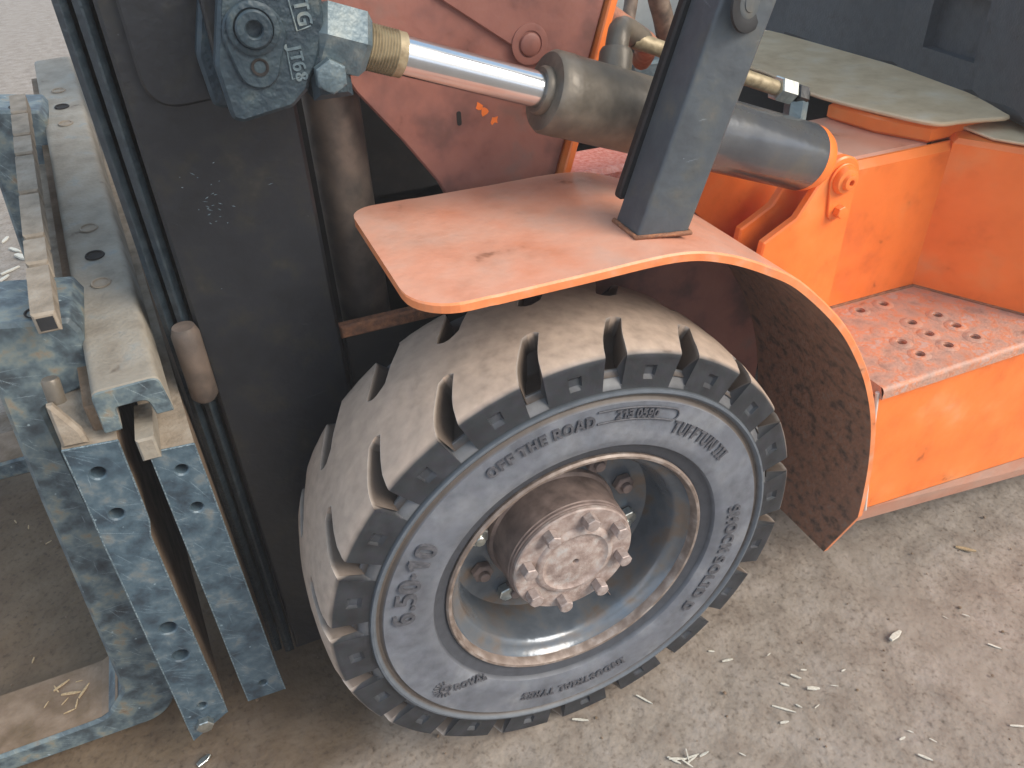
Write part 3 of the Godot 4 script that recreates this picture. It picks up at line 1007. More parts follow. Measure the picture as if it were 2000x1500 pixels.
	for a in NA:
		for j in K - 1:
			var f := fnorm[a * (K - 1) + j]
			var cn := []
			for q in [[0, 0], [1, 0], [1, 1], [0, 1]]:
				var acc := Vector3.ZERO
				for da in [-1, 0]:
					for dj in [-1, 0]:
						var aa := posmod(a + q[0] + da, NA)
						var jj: int = j + q[1] + dj
						if jj < 0 or jj > K - 2:
							continue
						var g := fnorm[aa * (K - 1) + jj]
						if g.dot(f) > lim:
							acc += g
				cn.append(acc.normalized() if acc.length() > 0.01 else f)
			var b := (a + 1) % NA
			var p0 := pos[a * K + j]
			var p1 := pos[b * K + j]
			var p2 := pos[b * K + j + 1]
			var p3 := pos[a * K + j + 1]
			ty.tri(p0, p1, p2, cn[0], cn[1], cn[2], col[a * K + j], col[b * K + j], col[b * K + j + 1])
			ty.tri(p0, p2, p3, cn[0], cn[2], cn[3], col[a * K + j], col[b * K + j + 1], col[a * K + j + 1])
	var o := put(wh, "tyre", ty, mats["tyre"])
	o.position = wx.origin
	# raised lettering round the sidewall
	var zt := -0.0062
	var lt := [["6.50·10", 0.0235, 0.2100, 159.0, 0.0028, 1.02], ["OFF THE ROAD", 0.0125, 0.2165, 103.5, 0.0022, 1.0], ["213 0590", 0.0100, 0.2187, 75.0, 0.0022, 0.9], ["TUFFTUN III", 0.0145, 0.2050, 47.0, 0.0022, 0.85], ["SHOCK SOLID D", 0.0165, 0.2010, -18.0, 0.0028, 1.05], ["INDUSTRIAL TYRES", 0.0125, 0.2025, -93.0, 0.0022, 0.95]]
	for q in lt:
		var L := letters(q[0], q[1], q[4] * 2.0, Transform3D(Basis(), Vector3(0, 0.294, zt)), q[2], deg_to_rad(q[3]), q[5])
		put(wh, "raised_lettering", L, mats["tyre_letter"])
	# raised frame of the number plate and the sunburst emblem with its bar
	var fr := []
	for i in 25:
		var t := deg_to_rad(lerpf(87.0, 63.0, i / 24.0))
		fr.append(Vector3(cos(t) * 0.2255, 0.294 + sin(t) * 0.2255, zt + 0.0008))
	for i in 9:
		var t := deg_to_rad(63.0)
		var aa := PI / 2 - PI * i / 8.0
		fr.append(Vector3(cos(t) * 0.2185, 0.294 + sin(t) * 0.2185, zt + 0.0008) + Vector3(cos(t), sin(t), 0) * 0.007 * sin(aa) + Vector3(sin(t), -cos(t), 0) * 0.007 * cos(aa))
	for i in 25:
		var t := deg_to_rad(lerpf(63.0, 87.0, i / 24.0))
		fr.append(Vector3(cos(t) * 0.2115, 0.294 + sin(t) * 0.2115, zt + 0.0008))
	put(wh, "number_frame", tube(fr, 0.0011, 6), mats["tyre_letter"])
	var em := Shape.new()
	var et := deg_to_rad(-147.5)
	var ec := Vector3(cos(et) * 0.2075, 0.294 + sin(et) * 0.2075, zt)
	for i in 11:
		var a := deg_to_rad(95.0 + 19.0 * i)
		var p := Vector3(cos(a), sin(a), 0)
		tube([ec + p * 0.0085, ec + p * 0.0150], 0.0014, 6, em)
	lathe([Vector2(0.0078, 0), Vector2(0.0070, 0.002), Vector2(0.0055, 0.002), Vector2(0.005, 0.0005), Vector2(0.0022, 0.0005), Vector2(0.002, 0.002), Vector2(0, 0.0022)], Transform3D(Basis(), ec), 24, em)
	put(wh, "emblem", em, mats["tyre_letter"])
	put(wh, "raised_lettering", letters("ROYAL", 0.0105, 0.004, Transform3D(Basis().rotated(Vector3.BACK, -0.04), ec + Vector3(0.030, -0.0045, 0.0005)), 0.0, 0.0, 0.9), mats["tyre_letter"])
	# rim
	var rim := lathe([Vector2(0.1555, -0.024), Vector2(0.1603, -0.0185), Vector2(0.1605, -0.0150), Vector2(0.1585, -0.0128), Vector2(0.1555, -0.0132), Vector2(0.1535, -0.0165), Vector2(0.1520, -0.0230)], wx, 96)
	put(wh, "rim_flange", rim, mats["rim_lip"])
	var bowl := lathe([Vector2(0.1520, -0.0230), Vector2(0.1490, -0.0285), Vector2(0.1435, -0.0315), Vector2(0.1400, -0.0335), Vector2(0.1370, -0.0385), Vector2(0.1350, -0.050), Vector2(0.1335, -0.075), Vector2(0.1290, -0.086), Vector2(0.118, -0.0905), Vector2(0.070, -0.092)], wx, 96)
	put(wh, "rim", bowl, mats["rim_paint"])
	put(wh, "hub_drum", lathe([Vector2(0.0845, -0.093), Vector2(0.0835, -0.085), Vector2(0.0800, -0.082), Vector2(0.0785, -0.045), Vector2(0.0785, -0.0405), Vector2(0.0772, -0.0395), Vector2(0.0772, -0.0365), Vector2(0.0758, -0.0355), Vector2(0.0755, -0.0335)], wx, 64), mats["hub_side"])
	put(wh, "hub_flange", lathe([Vector2(0.0756, -0.0345), Vector2(0.0756, -0.0305), Vector2(0.0740, -0.0290), Vector2(0.0500, -0.0290), Vector2(0.0485, -0.0265), Vector2(0.0465, -0.0250), Vector2(0.0420, -0.0246), Vector2(0.0395, -0.0268), Vector2(0.0350, -0.0276), Vector2(0.0310, -0.0262), Vector2(0.0120, -0.0255), Vector2(0.0044, -0.0255), Vector2(0.0036, -0.0270), Vector2(0.0034, -0.0340), Vector2(0.0, -0.0340)], wx, 64), mats["hub_rust"])
	for i in 8:
		var a := deg_to_rad(30.0 + 45.0 * i)
		hexhub(wh, "flange_bolt", Vector3(cos(a) * 0.0625, 0.294 + sin(a) * 0.0625, -0.029), 0.0088, 0.0150, 0.3 * i, mats["bolt_head"])
	for i in 10:
		var a := deg_to_rad(20.0 + 36.0 * i)
		var p := Vector3(cos(a) * 0.1005, 0.294 + sin(a) * 0.1005, -0.0905)
		var nut := Shape.new()
		hexagon(Transform3D(Basis().rotated(Vector3.BACK, 0.37 * i), p), 0.0135, 0.010, nut)
		lathe([Vector2(0.0068, 0.0), Vector2(0.0068, 0.016), Vector2(0.0058, 0.017), Vector2(0, 0.017)], Transform3D(Basis(), p), 14, nut)
		put(wh, "wheel_nut", nut, mats["zinc"] if i in [4, 9] else mats["hub_side"])
	for q in [Vector2(-12.0, 0.105), Vector2(-129.0, 0.106)]:
		var a := deg_to_rad(q.x)
		hexhub(wh, "bright_bolt", Vector3(cos(a) * q.y, 0.294 + sin(a) * q.y, -0.0895), 0.0105, 0.012, 0.2, mats["zinc"])


func hexhub(parent: Node, called: String, at: Vector3, r: float, hh: float, turn: float, m: Material) -> void:
	put(parent, called, hexagon(Transform3D(Basis().rotated(Vector3.BACK, turn), at), r, hh), m)


func build_mast() -> void:
	var ms := group(forklift, "mast")
	put(ms, "outer_rail", prism(rounded([Vector2(-0.3295, 0.055), Vector2(-0.1875, 0.055), Vector2(-0.1875, 2.05), Vector2(-0.3295, 2.05)], [0.0]), -0.257, -0.235, 0.0035), mats["black_mast"])
	put(ms, "outer_rail_rear_flange", box(Vector3(-0.207, 0.055, -0.335), Vector3(-0.1875, 2.05, -0.2565), 0.003), mats["black_mast"])
	put(ms, "outer_rail_front_flange", box(Vector3(-0.3285, 0.055, -0.30), Vector3(-0.312, 2.05, -0.2565), 0.003), mats["black_mast"])
	put(ms, "inner_rail", prism(rect(-0.3455, 0.04, -0.3335, 2.05), -0.33, -0.244, 0.005), mats["rail_black"])
	put(ms, "inner_rail_lip", prism(rect(-0.3605, 0.04, -0.3495, 2.05), -0.34, -0.252, 0.005), mats["rail_black"])
	put(ms, "inner_rail_web", box(Vector3(-0.358, 0.10, -0.335), Vector3(-0.23, 2.05, -0.305), 0.002), mats["black_mast"])
	put(ms, "far_rail", box(Vector3(-0.3295, 0.055, -0.86), Vector3(-0.1875, 2.05, -0.78), 0.004), mats["black_mast"])
	put(ms, "upper_tie", box(Vector3(-0.322, 1.55, -0.79), Vector3(-0.22, 1.67, -0.33), 0.004), mats["black_mast"])
	put(ms, "top_tie", box(Vector3(-0.322, 1.93, -0.79), Vector3(-0.22, 2.05, -0.33), 0.004), mats["black_mast"])
	put(ms, "lower_tie", box(Vector3(-0.322, 0.075, -0.79), Vector3(-0.22, 0.17, -0.33), 0.004), mats["black_mast"])
	put(ms, "wear_plate", prism(rounded([Vector2(-0.3125, 0.796), Vector2(-0.215, 0.803), Vector2(-0.215, 2.05), Vector2(-0.3125, 2.05)], [0.030, 0.01, 0.0, 0.0], 8), -0.2345, -0.226, 0.0022), mats["black_mast"])
	var sl := lathe([Vector2(0.0, -0.045), Vector2(0.010, -0.0445), Vector2(0.0140, -0.039), Vector2(0.0140, 0.036), Vector2(0.011, 0.0445), Vector2(0.0, 0.0455)], along(Vector3(-0.3400, 0.546, -0.228), Vector3.UP), 24)
	put(ms, "guide_roller", sl, mats["dusty_tube"])
	put(ms, "mast_ear", prism(PackedVector2Array([Vector2(-0.252, 0.815), Vector2(-0.205, 0.815), Vector2(-0.198, 0.845), Vector2(-0.205, 0.895), Vector2(-0.252, 0.895)]), -0.2255, -0.1715, 0.002), mats["black_mast"])
	# bright chips where the paint has been knocked off
	var r := RandomNumberGenerator.new()
	r.seed = 31
	var ch := Shape.new()
	for k in 26:
		var c := Vector2(-0.286, 0.705) + Vector2(r.randfn(0, 0.009), r.randfn(0, 0.022))
		if k > 23:
			c = Vector2(r.randf_range(-0.31, -0.21), r.randf_range(0.5, 0.78))
		var d := Vector2.from_angle(r.randf_range(-0.9, 0.5)) * r.randf_range(0.0005, 0.0026)
		var w := Vector2(-d.y, d.x).normalized() * r.randf_range(0.0002, 0.0006)
		prism(PackedVector2Array([c - d, c - w, c + d, c + w]), -0.2351, -0.2348, 0.0, Transform3D(), Vector2.ZERO, ch)
	tag(put(ms, "paint_chips", ch, mats["edge_worn"]), "", "", "", "stuff")
	var lc := group(forklift, "lift_cylinder")
	put(lc, "cylinder_tube", lathe([Vector2(0.0, 0.0), Vector2(0.030, 0.0), Vector2(0.030, 1.1), Vector2(0.0, 1.1)], along(Vector3(-0.139, 0.12, -0.335), Vector3.UP), 32), mats["dusty_tube"])


func build_tilt_cylinder() -> void:
	var tc := group(forklift, "tilt_cylinder")
	var at := Vector3(-0.22, 0.872, -0.17)
	var dir := Vector3(0.9412, -0.3379, 0.0).normalized()
	var ax := along(at, dir, Vector3.BACK)
	# cast yoke: two cheeks, a body and a split clamp
	var near := rounded([Vector2(-0.236, 0.905), Vector2(-0.254, 0.842), Vector2(-0.2505, 0.802), Vector2(-0.242, 0.7985), Vector2(-0.201, 0.805), Vector2(-0.187, 0.8165), Vector2(-0.184, 0.824), Vector2(-0.1765, 0.835), Vector2(-0.172, 0.845), Vector2(-0.166, 0.862), Vector2(-0.163, 0.905)], [0.002, 0.02, 0.006, 0.006, 0.008, 0.003, 0.003, 0.003, 0.003, 0.004, 0.002], 4)
	put(tc, "yoke_cheek", prism(near, -0.1715, -0.148, 0.003), mats["cast_black"])
	var far := PackedVector2Array()
	for q in near:
		far.append(q + Vector2(-0.010 * clampf((-0.2 - q.x) / 0.04, 0, 1), 0.0))
	put(tc, "yoke_cheek", prism(far, -0.222, -0.199, 0.003), mats["cast_black"])
	put(tc, "yoke_body", prism(rounded([Vector2(-0.197, 0.905), Vector2(-0.193, 0.825), Vector2(-0.180, 0.832), Vector2(-0.168, 0.862), Vector2(-0.165, 0.905)], [0.0]), -0.20, -0.1705, 0.001), mats["cast_black"])
	# boss with the pin and its keeper
	var hull := PackedVector2Array()
	for i in 15:
		hull.append(Vector2(-0.2205, 0.863) + Vector2.from_angle(deg_to_rad(-15.0 + 205.0 * i / 14.0)) * 0.0235)
	for i in 9:
		hull.append(Vector2(-0.2225, 0.8395) + Vector2.from_angle(deg_to_rad(200.0 + 150.0 * i / 8.0)) * 0.0165)
	put(tc, "keeper_boss", prism(hull, -0.1482, -0.1445, 0.0014), mats["cast_black"])
	var ring := Transform3D(Basis(), Vector3(-0.2205, 0.8675, -0.1445))
	put(tc, "pin_collar", lathe([Vector2(0.0195, 0.0), Vector2(0.0195, 0.002), Vector2(0.0180, 0.0032), Vector2(0.0150, 0.0034)], ring, 32), mats["cast_black"])
	put(tc, "pivot_pin", lathe([Vector2(0.0138, 0.0), Vector2(0.0138, 0.0062), Vector2(0.0124, 0.0075), Vector2(0.0072, 0.0075), Vector2(0.0060, 0.0062), Vector2(0.0058, -0.008), Vector2(0.0, -0.008)], ring, 32), mats["cast_black"])
	put(tc, "keeper_hole", lathe([Vector2(0.0068, 0.0012), Vector2(0.0056, 0.0012), Vector2(0.0046, 0.0004), Vector2(0.0044, -0.0015), Vector2(0.0, -0.0015)], Transform3D(Basis(), Vector3(-0.2215, 0.8395, -0.1445)), 24), mats["dark_void"])
	var tl := Transform3D(Basis().rotated(Vector3.BACK, deg_to_rad(-86.0)), Vector3(-0.1815, 0.879, -0.148))
	put(tc, "cast_lettering", letters("VTG", 0.0115, 0.0022, tl), mats["boss"])
	put(tc, "cast_lettering", letters("JT68", 0.0100, 0.0022, Transform3D(tl.basis, Vector3(-0.1915, 0.838, -0.148))), mats["boss"])
	var rl := Shape.new()
	tube([Vector3(-0.1925, 0.905, -0.1478), Vector3(-0.1880, 0.8615, -0.1478), Vector3(-0.1765, 0.8640, -0.1478)], 0.0008, 6, rl)
	tube([Vector3(-0.1985, 0.8530, -0.1478), Vector3(-0.1985, 0.8265, -0.1478), Vector3(-0.1860, 0.8290, -0.1478)], 0.0008, 6, rl)
	put(tc, "cast_border", rl, mats["boss"])
	put(tc, "clamp_lug", box(Vector3(-0.183, 0.806, -0.206), Vector3(-0.150, 0.845, -0.150), 0.005), mats["cast_black"])
	put(tc, "clamp_bolt", hexagon(Transform3D(Basis().rotated(Vector3.BACK, 0.5), Vector3(-0.1685, 0.8265, -0.1495)), 0.0135, 0.0125), mats["boss"])
	put(tc, "rod_boss", prism(circle(Vector2.ZERO, 0.0290, 6), 0.050, 0.0945, 0.006, ax * Transform3D(Basis().rotated(Vector3.BACK, 0.35), Vector3.ZERO), Vector2.ZERO, null, 10.0), mats["boss"])
	var thr := [Vector2(0.0, 0.090)]
	for i in 11:
		thr.append(Vector2(0.0178, 0.092 + i * 0.0026))
		thr.append(Vector2(0.0192, 0.0933 + i * 0.0026))
	thr.append(Vector2(0.0188, 0.1215))
	thr.append(Vector2(0.0188, 0.127))
	thr.append(Vector2(0.0165, 0.1275))
	put(tc, "threaded_end", lathe(thr, ax, 32, null, 20.0), mats["thread"])
	put(tc, "piston_rod", lathe([Vector2(0.0165, 0.127), Vector2(0.0166, 0.135), Vector2(0.0166, 0.30)], ax, 48), mats["chrome"])
	put(tc, "gland", lathe([Vector2(0.0166, 0.262), Vector2(0.0205, 0.2615), Vector2(0.0225, 0.2645), Vector2(0.0225, 0.2685), Vector2(0.0355, 0.269), Vector2(0.0385, 0.273), Vector2(0.0388, 0.290), Vector2(0.0384, 0.2915), Vector2(0.0384, 0.435)], ax, 56), mats["gland"])
	put(tc, "barrel", lathe([Vector2(0.0384, 0.435), Vector2(0.0384, 0.615), Vector2(0.0376, 0.618)], ax, 56), mats["barrel"])
	put(tc, "end_cap", lathe([Vector2(0.0378, 0.6175), Vector2(0.0376, 0.625), Vector2(0.034, 0.634), Vector2(0.020, 0.637), Vector2(0.0, 0.637)], ax, 48), mats["orange"])
	put(tc, "rear_eye", lathe([Vector2(0.0, -0.016), Vector2(0.024, -0.016), Vector2(0.0255, -0.014), Vector2(0.0255, 0.014), Vector2(0.024, 0.016), Vector2(0.0, 0.016)], Transform3D(Basis(), Vector3(0.405, 0.6365, -0.1765)), 32), mats["orange_dusty"])
	# front port: a boss and an elbow; rear port with its nut, and the steel pipe between
	var e0 := ax * Vector3(0, 0, 0.345)
	var upd := Vector3(0.30, 0.87, -0.38).normalized()
	put(tc, "port_boss", lathe([Vector2(0.017, 0.030), Vector2(0.0165, 0.052), Vector2(0.0145, 0.056), Vector2(0.0, 0.056)], along(e0, upd), 24), mats["gland"])
	put(tc, "elbow", tube(curve([e0 + upd * 0.045, e0 + upd * 0.064, e0 + upd * 0.070 + Vector3(0.012, 0.002, -0.012), e0 + upd * 0.064 + Vector3(0.045, -0.01, -0.028)]), 0.0118), mats["gland"])
	var pb := Vector3(0.330, 0.7385, -0.196)
	put(tc, "pipe", tube([e0 + upd * 0.064 + Vector3(0.03, -0.006, -0.02), Vector3(0.245, 0.771, -0.20), pb], 0.0082, 16), mats["thread"])
	put(tc, "pipe_nut", hexagon(along(pb - dir * 0.002, dir), 0.0140, 0.024), mats["zinc"])
	put(tc, "port_elbow", hexagon(along(Vector3(0.352, 0.7295, -0.195), dir), 0.0135, 0.016), mats["black_mast"])
	put(tc, "port_stem", prism(circle(Vector2.ZERO, 0.0130, 6), 0.0, 0.040, 0.0015, along(Vector3(0.352, 0.683, -0.185), Vector3(0.16, 0.93, -0.2)), Vector2.ZERO, null, 10.0), mats["boss"])


func build_post() -> void:
	var po := group(forklift, "guard_post")
	# leans back: sheared in x with height
	var lean := 0.338
	var y0 := 0.6655
	var s := Shape.new()
	var bas := Basis(Vector3(1, 0, 0), Vector3(0, 0, 1), Vector3(-0.0, -1, 0))
	var pl := rounded([Vector2(0.0795, -0.108), Vector2(0.0775, -0.062), Vector2(0.1275, -0.050), Vector2(0.1295, -0.096)], [0.0045], 4)
	var k := pl.size()
	var y1 := 1.25
	pl = ccw(pl)
	for i in k:
		var j := (i + 1) % k
		var e := (pl[j] - pl[i]).normalized()
		var ep := (pl[i] - pl[(i + k - 1) % k]).normalized()
		var en := (pl[(j + 1) % k] - pl[j]).normalized()
		var f := func(d: Vector2) -> Vector3: return Vector3(d.y, -d.y * lean, -d.x).normalized()
		var n := f.call(e) as Vector3
		var na := (n + (f.call(ep) as Vector3)).normalized() if ep.dot(e) > 0.8 else n
		var nb := (n + (f.call(en) as Vector3)).normalized() if en.dot(e) > 0.8 else n
		var A := Vector3(pl[i].x, y0, pl[i].y)
		var B := Vector3(pl[j].x, y0, pl[j].y)
		var L := Vector3((y1 - y0) * lean, y1 - y0, 0)
		s.quadn(A, B, B + L, A + L, na, nb, nb, na)
	put(po, "square_tube", s, mats["post_paint"])
	var xf := Transform3D(Basis(Vector3(1, 0, 0), Vector3(lean, 1, 0), Vector3(0, 0, 1)), Vector3(0.0795 - lean * y0, 0, 0))
	put(po, "rubber_strip", prism(rounded([Vector2(-0.006, 0.686), Vector2(0.010, 0.686), Vector2(0.010, 1.25), Vector2(-0.006, 1.25)], [0.008, 0.008, 0, 0]), -0.1165, -0.1060, 0.002, xf), mats["black_rubber"])
	put(po, "weld_bead", tube([Vector3(0.0785, y0 + 0.0008, -0.1075), Vector3(0.0770, y0 + 0.0008, -0.0610), Vector3(0.1280, y0 + 0.0008, -0.0490), Vector3(0.1305, y0 + 0.0008, -0.096)], 0.0026, 8), mats["grime"])
	var rc := Transform3D(Basis().rotated(Vector3.UP, 0.235), Vector3(0.1665, 0.8615, -0.0525))
	put(po, "hole_grommet", lathe([Vector2(0.0245, 0.0), Vector2(0.0238, 0.0020), Vector2(0.0200, 0.0024), Vector2(0.0130, 0.0006)], rc, 32), mats["black_rubber"])
	put(po, "hole_plug", lathe([Vector2(0.0135, 0.0006), Vector2(0.0120, 0.0012), Vector2(0.0085, 0.0012), Vector2(0.0080, 0.0020), Vector2(0.0, 0.0022)], rc, 32), mats["post_paint"])


func holes_along(s: Shape, left: Array, right: Array, z: float, spots: Array) -> void:
	# the near face of a plate between two polylines; spots = [cut index, centre, radius]
	var at := {}
	for q in spots:
		at[q[0]] = q
	for i in left.size() - 1:
		var c := [Vector3(left[i].x, left[i].y, z), Vector3(right[i].x, right[i].y, z), Vector3(right[i + 1].x, right[i + 1].y, z), Vector3(left[i + 1].x, left[i + 1].y, z)]
		if at.has(i):
			var q: Array = at[i]
			holed(s, c, Vector3(q[1].x, q[1].y, z), q[2], Vector3.BACK, 0.022, 0.0016)
		else:
			s.quad(c[0], c[1], c[2], c[3], Vector3.BACK)


func plate(parent: Node, called: String, left: Array, right: Array, z: float, length: float, skew: Vector2, spots: Array, face_m: Material, top_m: Material) -> Node3D:
	var g := group(parent, called)
	var s := Shape.new()
	holes_along(s, left, right, z, spots)
	var sh := func(p: Vector2, d: float) -> Vector3: return Vector3(p.x + skew.x * d, p.y + skew.y * d, z - d)
	var body := Shape.new()
	for side in [[left, -1.0], [right, 1.0]]:
		var L: Array = side[0]
		for i in L.size() - 1:
			body.quad(sh.call(L[i], 0.0), sh.call(L[i + 1], 0.0), sh.call(L[i + 1], length), sh.call(L[i], length), Vector3(side[1], 0, 0))
	var k := left.size() - 1
	body.quad(sh.call(left[k], 0), sh.call(right[k], 0), sh.call(right[k], length), sh.call(left[k], length), Vector3.DOWN)
	var tp := Shape.new()
	tp.quad(sh.call(left[0], 0), sh.call(right[0], 0), sh.call(right[0], length), sh.call(left[0], length), Vector3.UP)
	for L in [left, right]:
		var pts := []
		for q in L:
			pts.append(Vector3(q.x, q.y, z - 0.0006) + Vector3(rng.randf_range(-0.0004, 0.0004), 0, 0))
		put(g, "worn_edge", tube(pts, 0.0010, 7), mats["edge_worn"])
	put(g, "worn_edge", tube([Vector3(left[0].x, left[0].y, z - 0.0006), Vector3(right[0].x, right[0].y, z - 0.0006)], 0.0011, 7), mats["edge_worn"])
	put(g, "end_face", s, face_m)
	put(g, "sides", body, mats["fork_top"])
	put(g, "top_face", tp, top_m)
	return g


func lerp_edges(a: Vector2, b: Vector2, ts: Array) -> Array:
	var out := []
	for t in ts:
		out.append(a.lerp(b, t))
	return out


func build_carriage() -> void:
	var SK := Vector2(-0.08, 0.115)
	# the rear plate with two holes above and one near its foot
	var l0 := Vector2(-0.3985, 0.506)
	var r0 := Vector2(-0.3575, 0.503)
	var l1 := Vector2(-0.3978, 0.094)
	var r1 := Vector2(-0.3525, 0.092)
	var t2 := [0.0, 0.14, 0.30, 0.60, 0.88, 1.0]
	plate(forklift, "carriage_rear_plate", lerp_edges(l0, l1, t2), lerp_edges(r0, r1, t2), -0.15, 0.85, SK, [[0, Vector2(-0.3765, 0.4765), 0.0060], [1, Vector2(-0.3755, 0.4245), 0.0062], [4, Vector2(-0.3745, 0.1185), 0.0052]], mats["worn_steel"], mats["dust_tan"])
	# the front plate, broken a little at its foot
	var L := [Vector2(-0.4665, 0.533), Vector2(-0.4672, 0.47), Vector2(-0.4685, 0.413), Vector2(-0.4692, 0.375), Vector2(-0.4702, 0.29), Vector2(-0.4712, 0.235), Vector2(-0.4718, 0.185), Vector2(-0.4725, 0.12), Vector2(-0.473, 0.098), Vector2(-0.4735, 0.057)]
	var R := [Vector2(-0.4195, 0.529), Vector2(-0.4205, 0.475), Vector2(-0.4222, 0.425), Vector2(-0.4265, 0.405), Vector2(-0.4262, 0.30), Vector2(-0.4260, 0.243), Vector2(-0.4258, 0.195), Vector2(-0.4255, 0.135), Vector2(-0.4252, 0.113), Vector2(-0.4255, 0.088)]
	var p1 := plate(forklift, "carriage_front_plate", L, R, -0.15, 0.85, SK, [[0, Vector2(-0.4465, 0.4985), 0.0068], [1, Vector2(-0.4465, 0.4445), 0.0068], [4, Vector2(-0.4475, 0.2665), 0.0090], [5, Vector2(-0.4475, 0.2165), 0.0090], [7, Vector2(-0.4490, 0.1170), 0.0055]], mats["worn_steel"], mats["dust_tan"])
	put(p1, "bolt", hexagon(Transform3D(Basis(), Vector3(-0.4535, 0.0855, -0.151)), 0.0105, 0.010), mats["zinc"])
	put(p1, "rib", prism(PackedVector2Array([Vector2(-0.466, 0.5335), Vector2(-0.444, 0.5325), Vector2(-0.4455, 0.548), Vector2(-0.459, 0.580), Vector2(-0.464, 0.580)]), -0.163, -0.152, 0.003), mats["dust_tan"])
	put(p1, "stop_pin", lathe([Vector2(0, 0.0), Vector2(0.0078, 0.0), Vector2(0.0078, 0.022), Vector2(0.0066, 0.024), Vector2(0, 0.024)], along(Vector3(-0.4575, 0.573, -0.170), Vector3(0.05, 1, -0.15)), 18), mats["gland"])
	put(forklift, "lock_block", prism(rect(-0.404, 0.5065, -0.3875, 0.532), -0.20, -0.137, 0.002), mats["dusty_bar"])
	# the hooked upper bar with a channel end and bolt holes along its top
	var br := group(forklift, "carriage_bar")
	var c := rounded([Vector2(-0.4275, 0.540), Vector2(-0.4265, 0.5845), Vector2(-0.3680, 0.5865), Vector2(-0.3640, 0.547), Vector2(-0.3800, 0.547), Vector2(-0.3830, 0.5655), Vector2(-0.4105, 0.5650), Vector2(-0.4120, 0.540)], [0.002, 0.008, 0.008, 0.002, 0.002, 0.007, 0.004, 0.002], 4)
	put(br, "bar", prism(c, -1.09, -0.1525, 0.0015, Transform3D(), SK), mats["dusty_bar"])
	put(br, "bar_end", prism(c, -0.1521, -0.1495, 0.0012), mats["fork_steel"])
	for q in [0.778, 0.707, 0.639, 0.309, 0.243, 0.183]:
		var p := Vector3(-0.3975 + SK.x * q, 0.5858 + SK.y * q, -0.15 - q)
		put(br, "bolt_hole", lathe([Vector2(0.0105, 0.0), Vector2(0.0098, 0.0013), Vector2(0.0082, 0.0013), Vector2(0.0074, -0.0002), Vector2(0.0, 0.0002)], along(p, Vector3(0.02, 1, 0.115)), 22), mats["dark_void"] if absf(q - 0.243) < 0.01 or absf(q - 0.707) < 0.01 else mats["dust_tan"])
	put(br, "cross_plate", prism(rect(-0.440, 0.41, -0.4275, 0.560), -1.09, -0.17, 0.002, Transform3D(), SK), mats["fork_top"])
	# notched locating rail in front of it
	var rl := group(forklift, "locating_rail")
	var cuts := [0.0, 0.089, 0.145, 0.248, 0.353, 0.413, 0.488, 0.56]
	var sq := rect(-0.4535, 0.632, -0.4340, 0.652)
	for i in cuts.size() - 1:
		var a: float = cuts[i] + (0.0035 if i > 0 else 0.0)
		var b: float = cuts[i + 1] - 0.0035
		var q := PackedVector2Array()
		for p in sq:
			q.append(p + SK * a)
		put(rl, "rail_block", prism(q, -0.19 - b, -0.19 - a, 0.002, Transform3D(), SK), mats["dust_tan"])
	put(rl, "rail_core", prism(rect(-0.4495, 0.633, -0.4375, 0.646), -0.75, -0.1985, 0.001, Transform3D(), SK), mats["dark_void"])
	put(rl, "rail_opening", prism(rect(-0.4505, 0.6355, -0.4368, 0.6480), -0.1902, -0.1893), mats["black_rubber"])
	put(rl, "rail_lip", prism(PackedVector2Array([Vector2(-0.478, 0.585), Vector2(-0.466, 0.585), Vector2(-0.463, 0.628), Vector2(-0.470, 0.634)]), -0.70, -0.34, 0.002, Transform3D(), SK), mats["fork_steel"])


func build_fork() -> void:
	var fk := group(forklift, "fork")
	var out := rounded([Vector2(-1.35, 0.016), Vector2(-0.515, 0.012), Vector2(-0.488, 0.06), Vector2(-0.488, 0.40), Vector2(-0.488, 0.530), Vector2(-0.4420, 0.545), Vector2(-0.4310, 0.562), Vector2(-0.4290, 0.605), Vector2(-0.4350, 0.620), Vector2(-0.4650, 0.624), Vector2(-0.502, 0.630), Vector2(-0.514, 0.610), Vector2(-0.5200, 0.54), Vector2(-0.5290, 0.42), Vector2(-0.548, 0.090), Vector2(-0.580, 0.050), Vector2(-1.35, 0.034)], [0.0, 0.045, 0.06, 0.0, 0.006, 0.01, 0.006, 0.01, 0.006, 0.0, 0.012, 0.02, 0.0, 0.0, 0.02, 0.03, 0.0], 7)
	put(fk, "fork_arm", prism(out, -0.337, -0.235, 0.004), mats["fork_steel"])
	var tp := Shape.new()
	var fl := [Vector2(-1.34, 0.0348), Vector2(-0.600, 0.0502), Vector2(-0.585, 0.0518), Vector2(-0.574, 0.0575), Vector2(-0.5655, 0.0675), Vector2(-0.557, 0.0800)]
	for i in fl.size() - 1:
		tp.quad(Vector3(fl[i].x, fl[i].y, -0.239), Vector3(fl[i + 1].x, fl[i + 1].y, -0.239), Vector3(fl[i + 1].x, fl[i + 1].y, -0.333), Vector3(fl[i].x, fl[i].y, -0.333), Vector3.UP)
	put(fk, "dust_film", tp, mats["fork_top"])
	put(fk, "latch_recess", lathe([Vector2(0.0135, 0.001), Vector2(0.0120, 0.0012), Vector2(0.011, -0.0005), Vector2(0.0, -0.0005)], along(Vector3(-0.4600, 0.6236, -0.254), Vector3(0.13, 1, 0.0)), 24), mats["dark_void"])
	# the second fork hangs farther along the same carriage
	var f2 := fk.duplicate()
	f2.name = "fork_001"
	f2.position = Vector3(-0.043, 0.06, -0.56)
	forklift.add_child(f2, true)


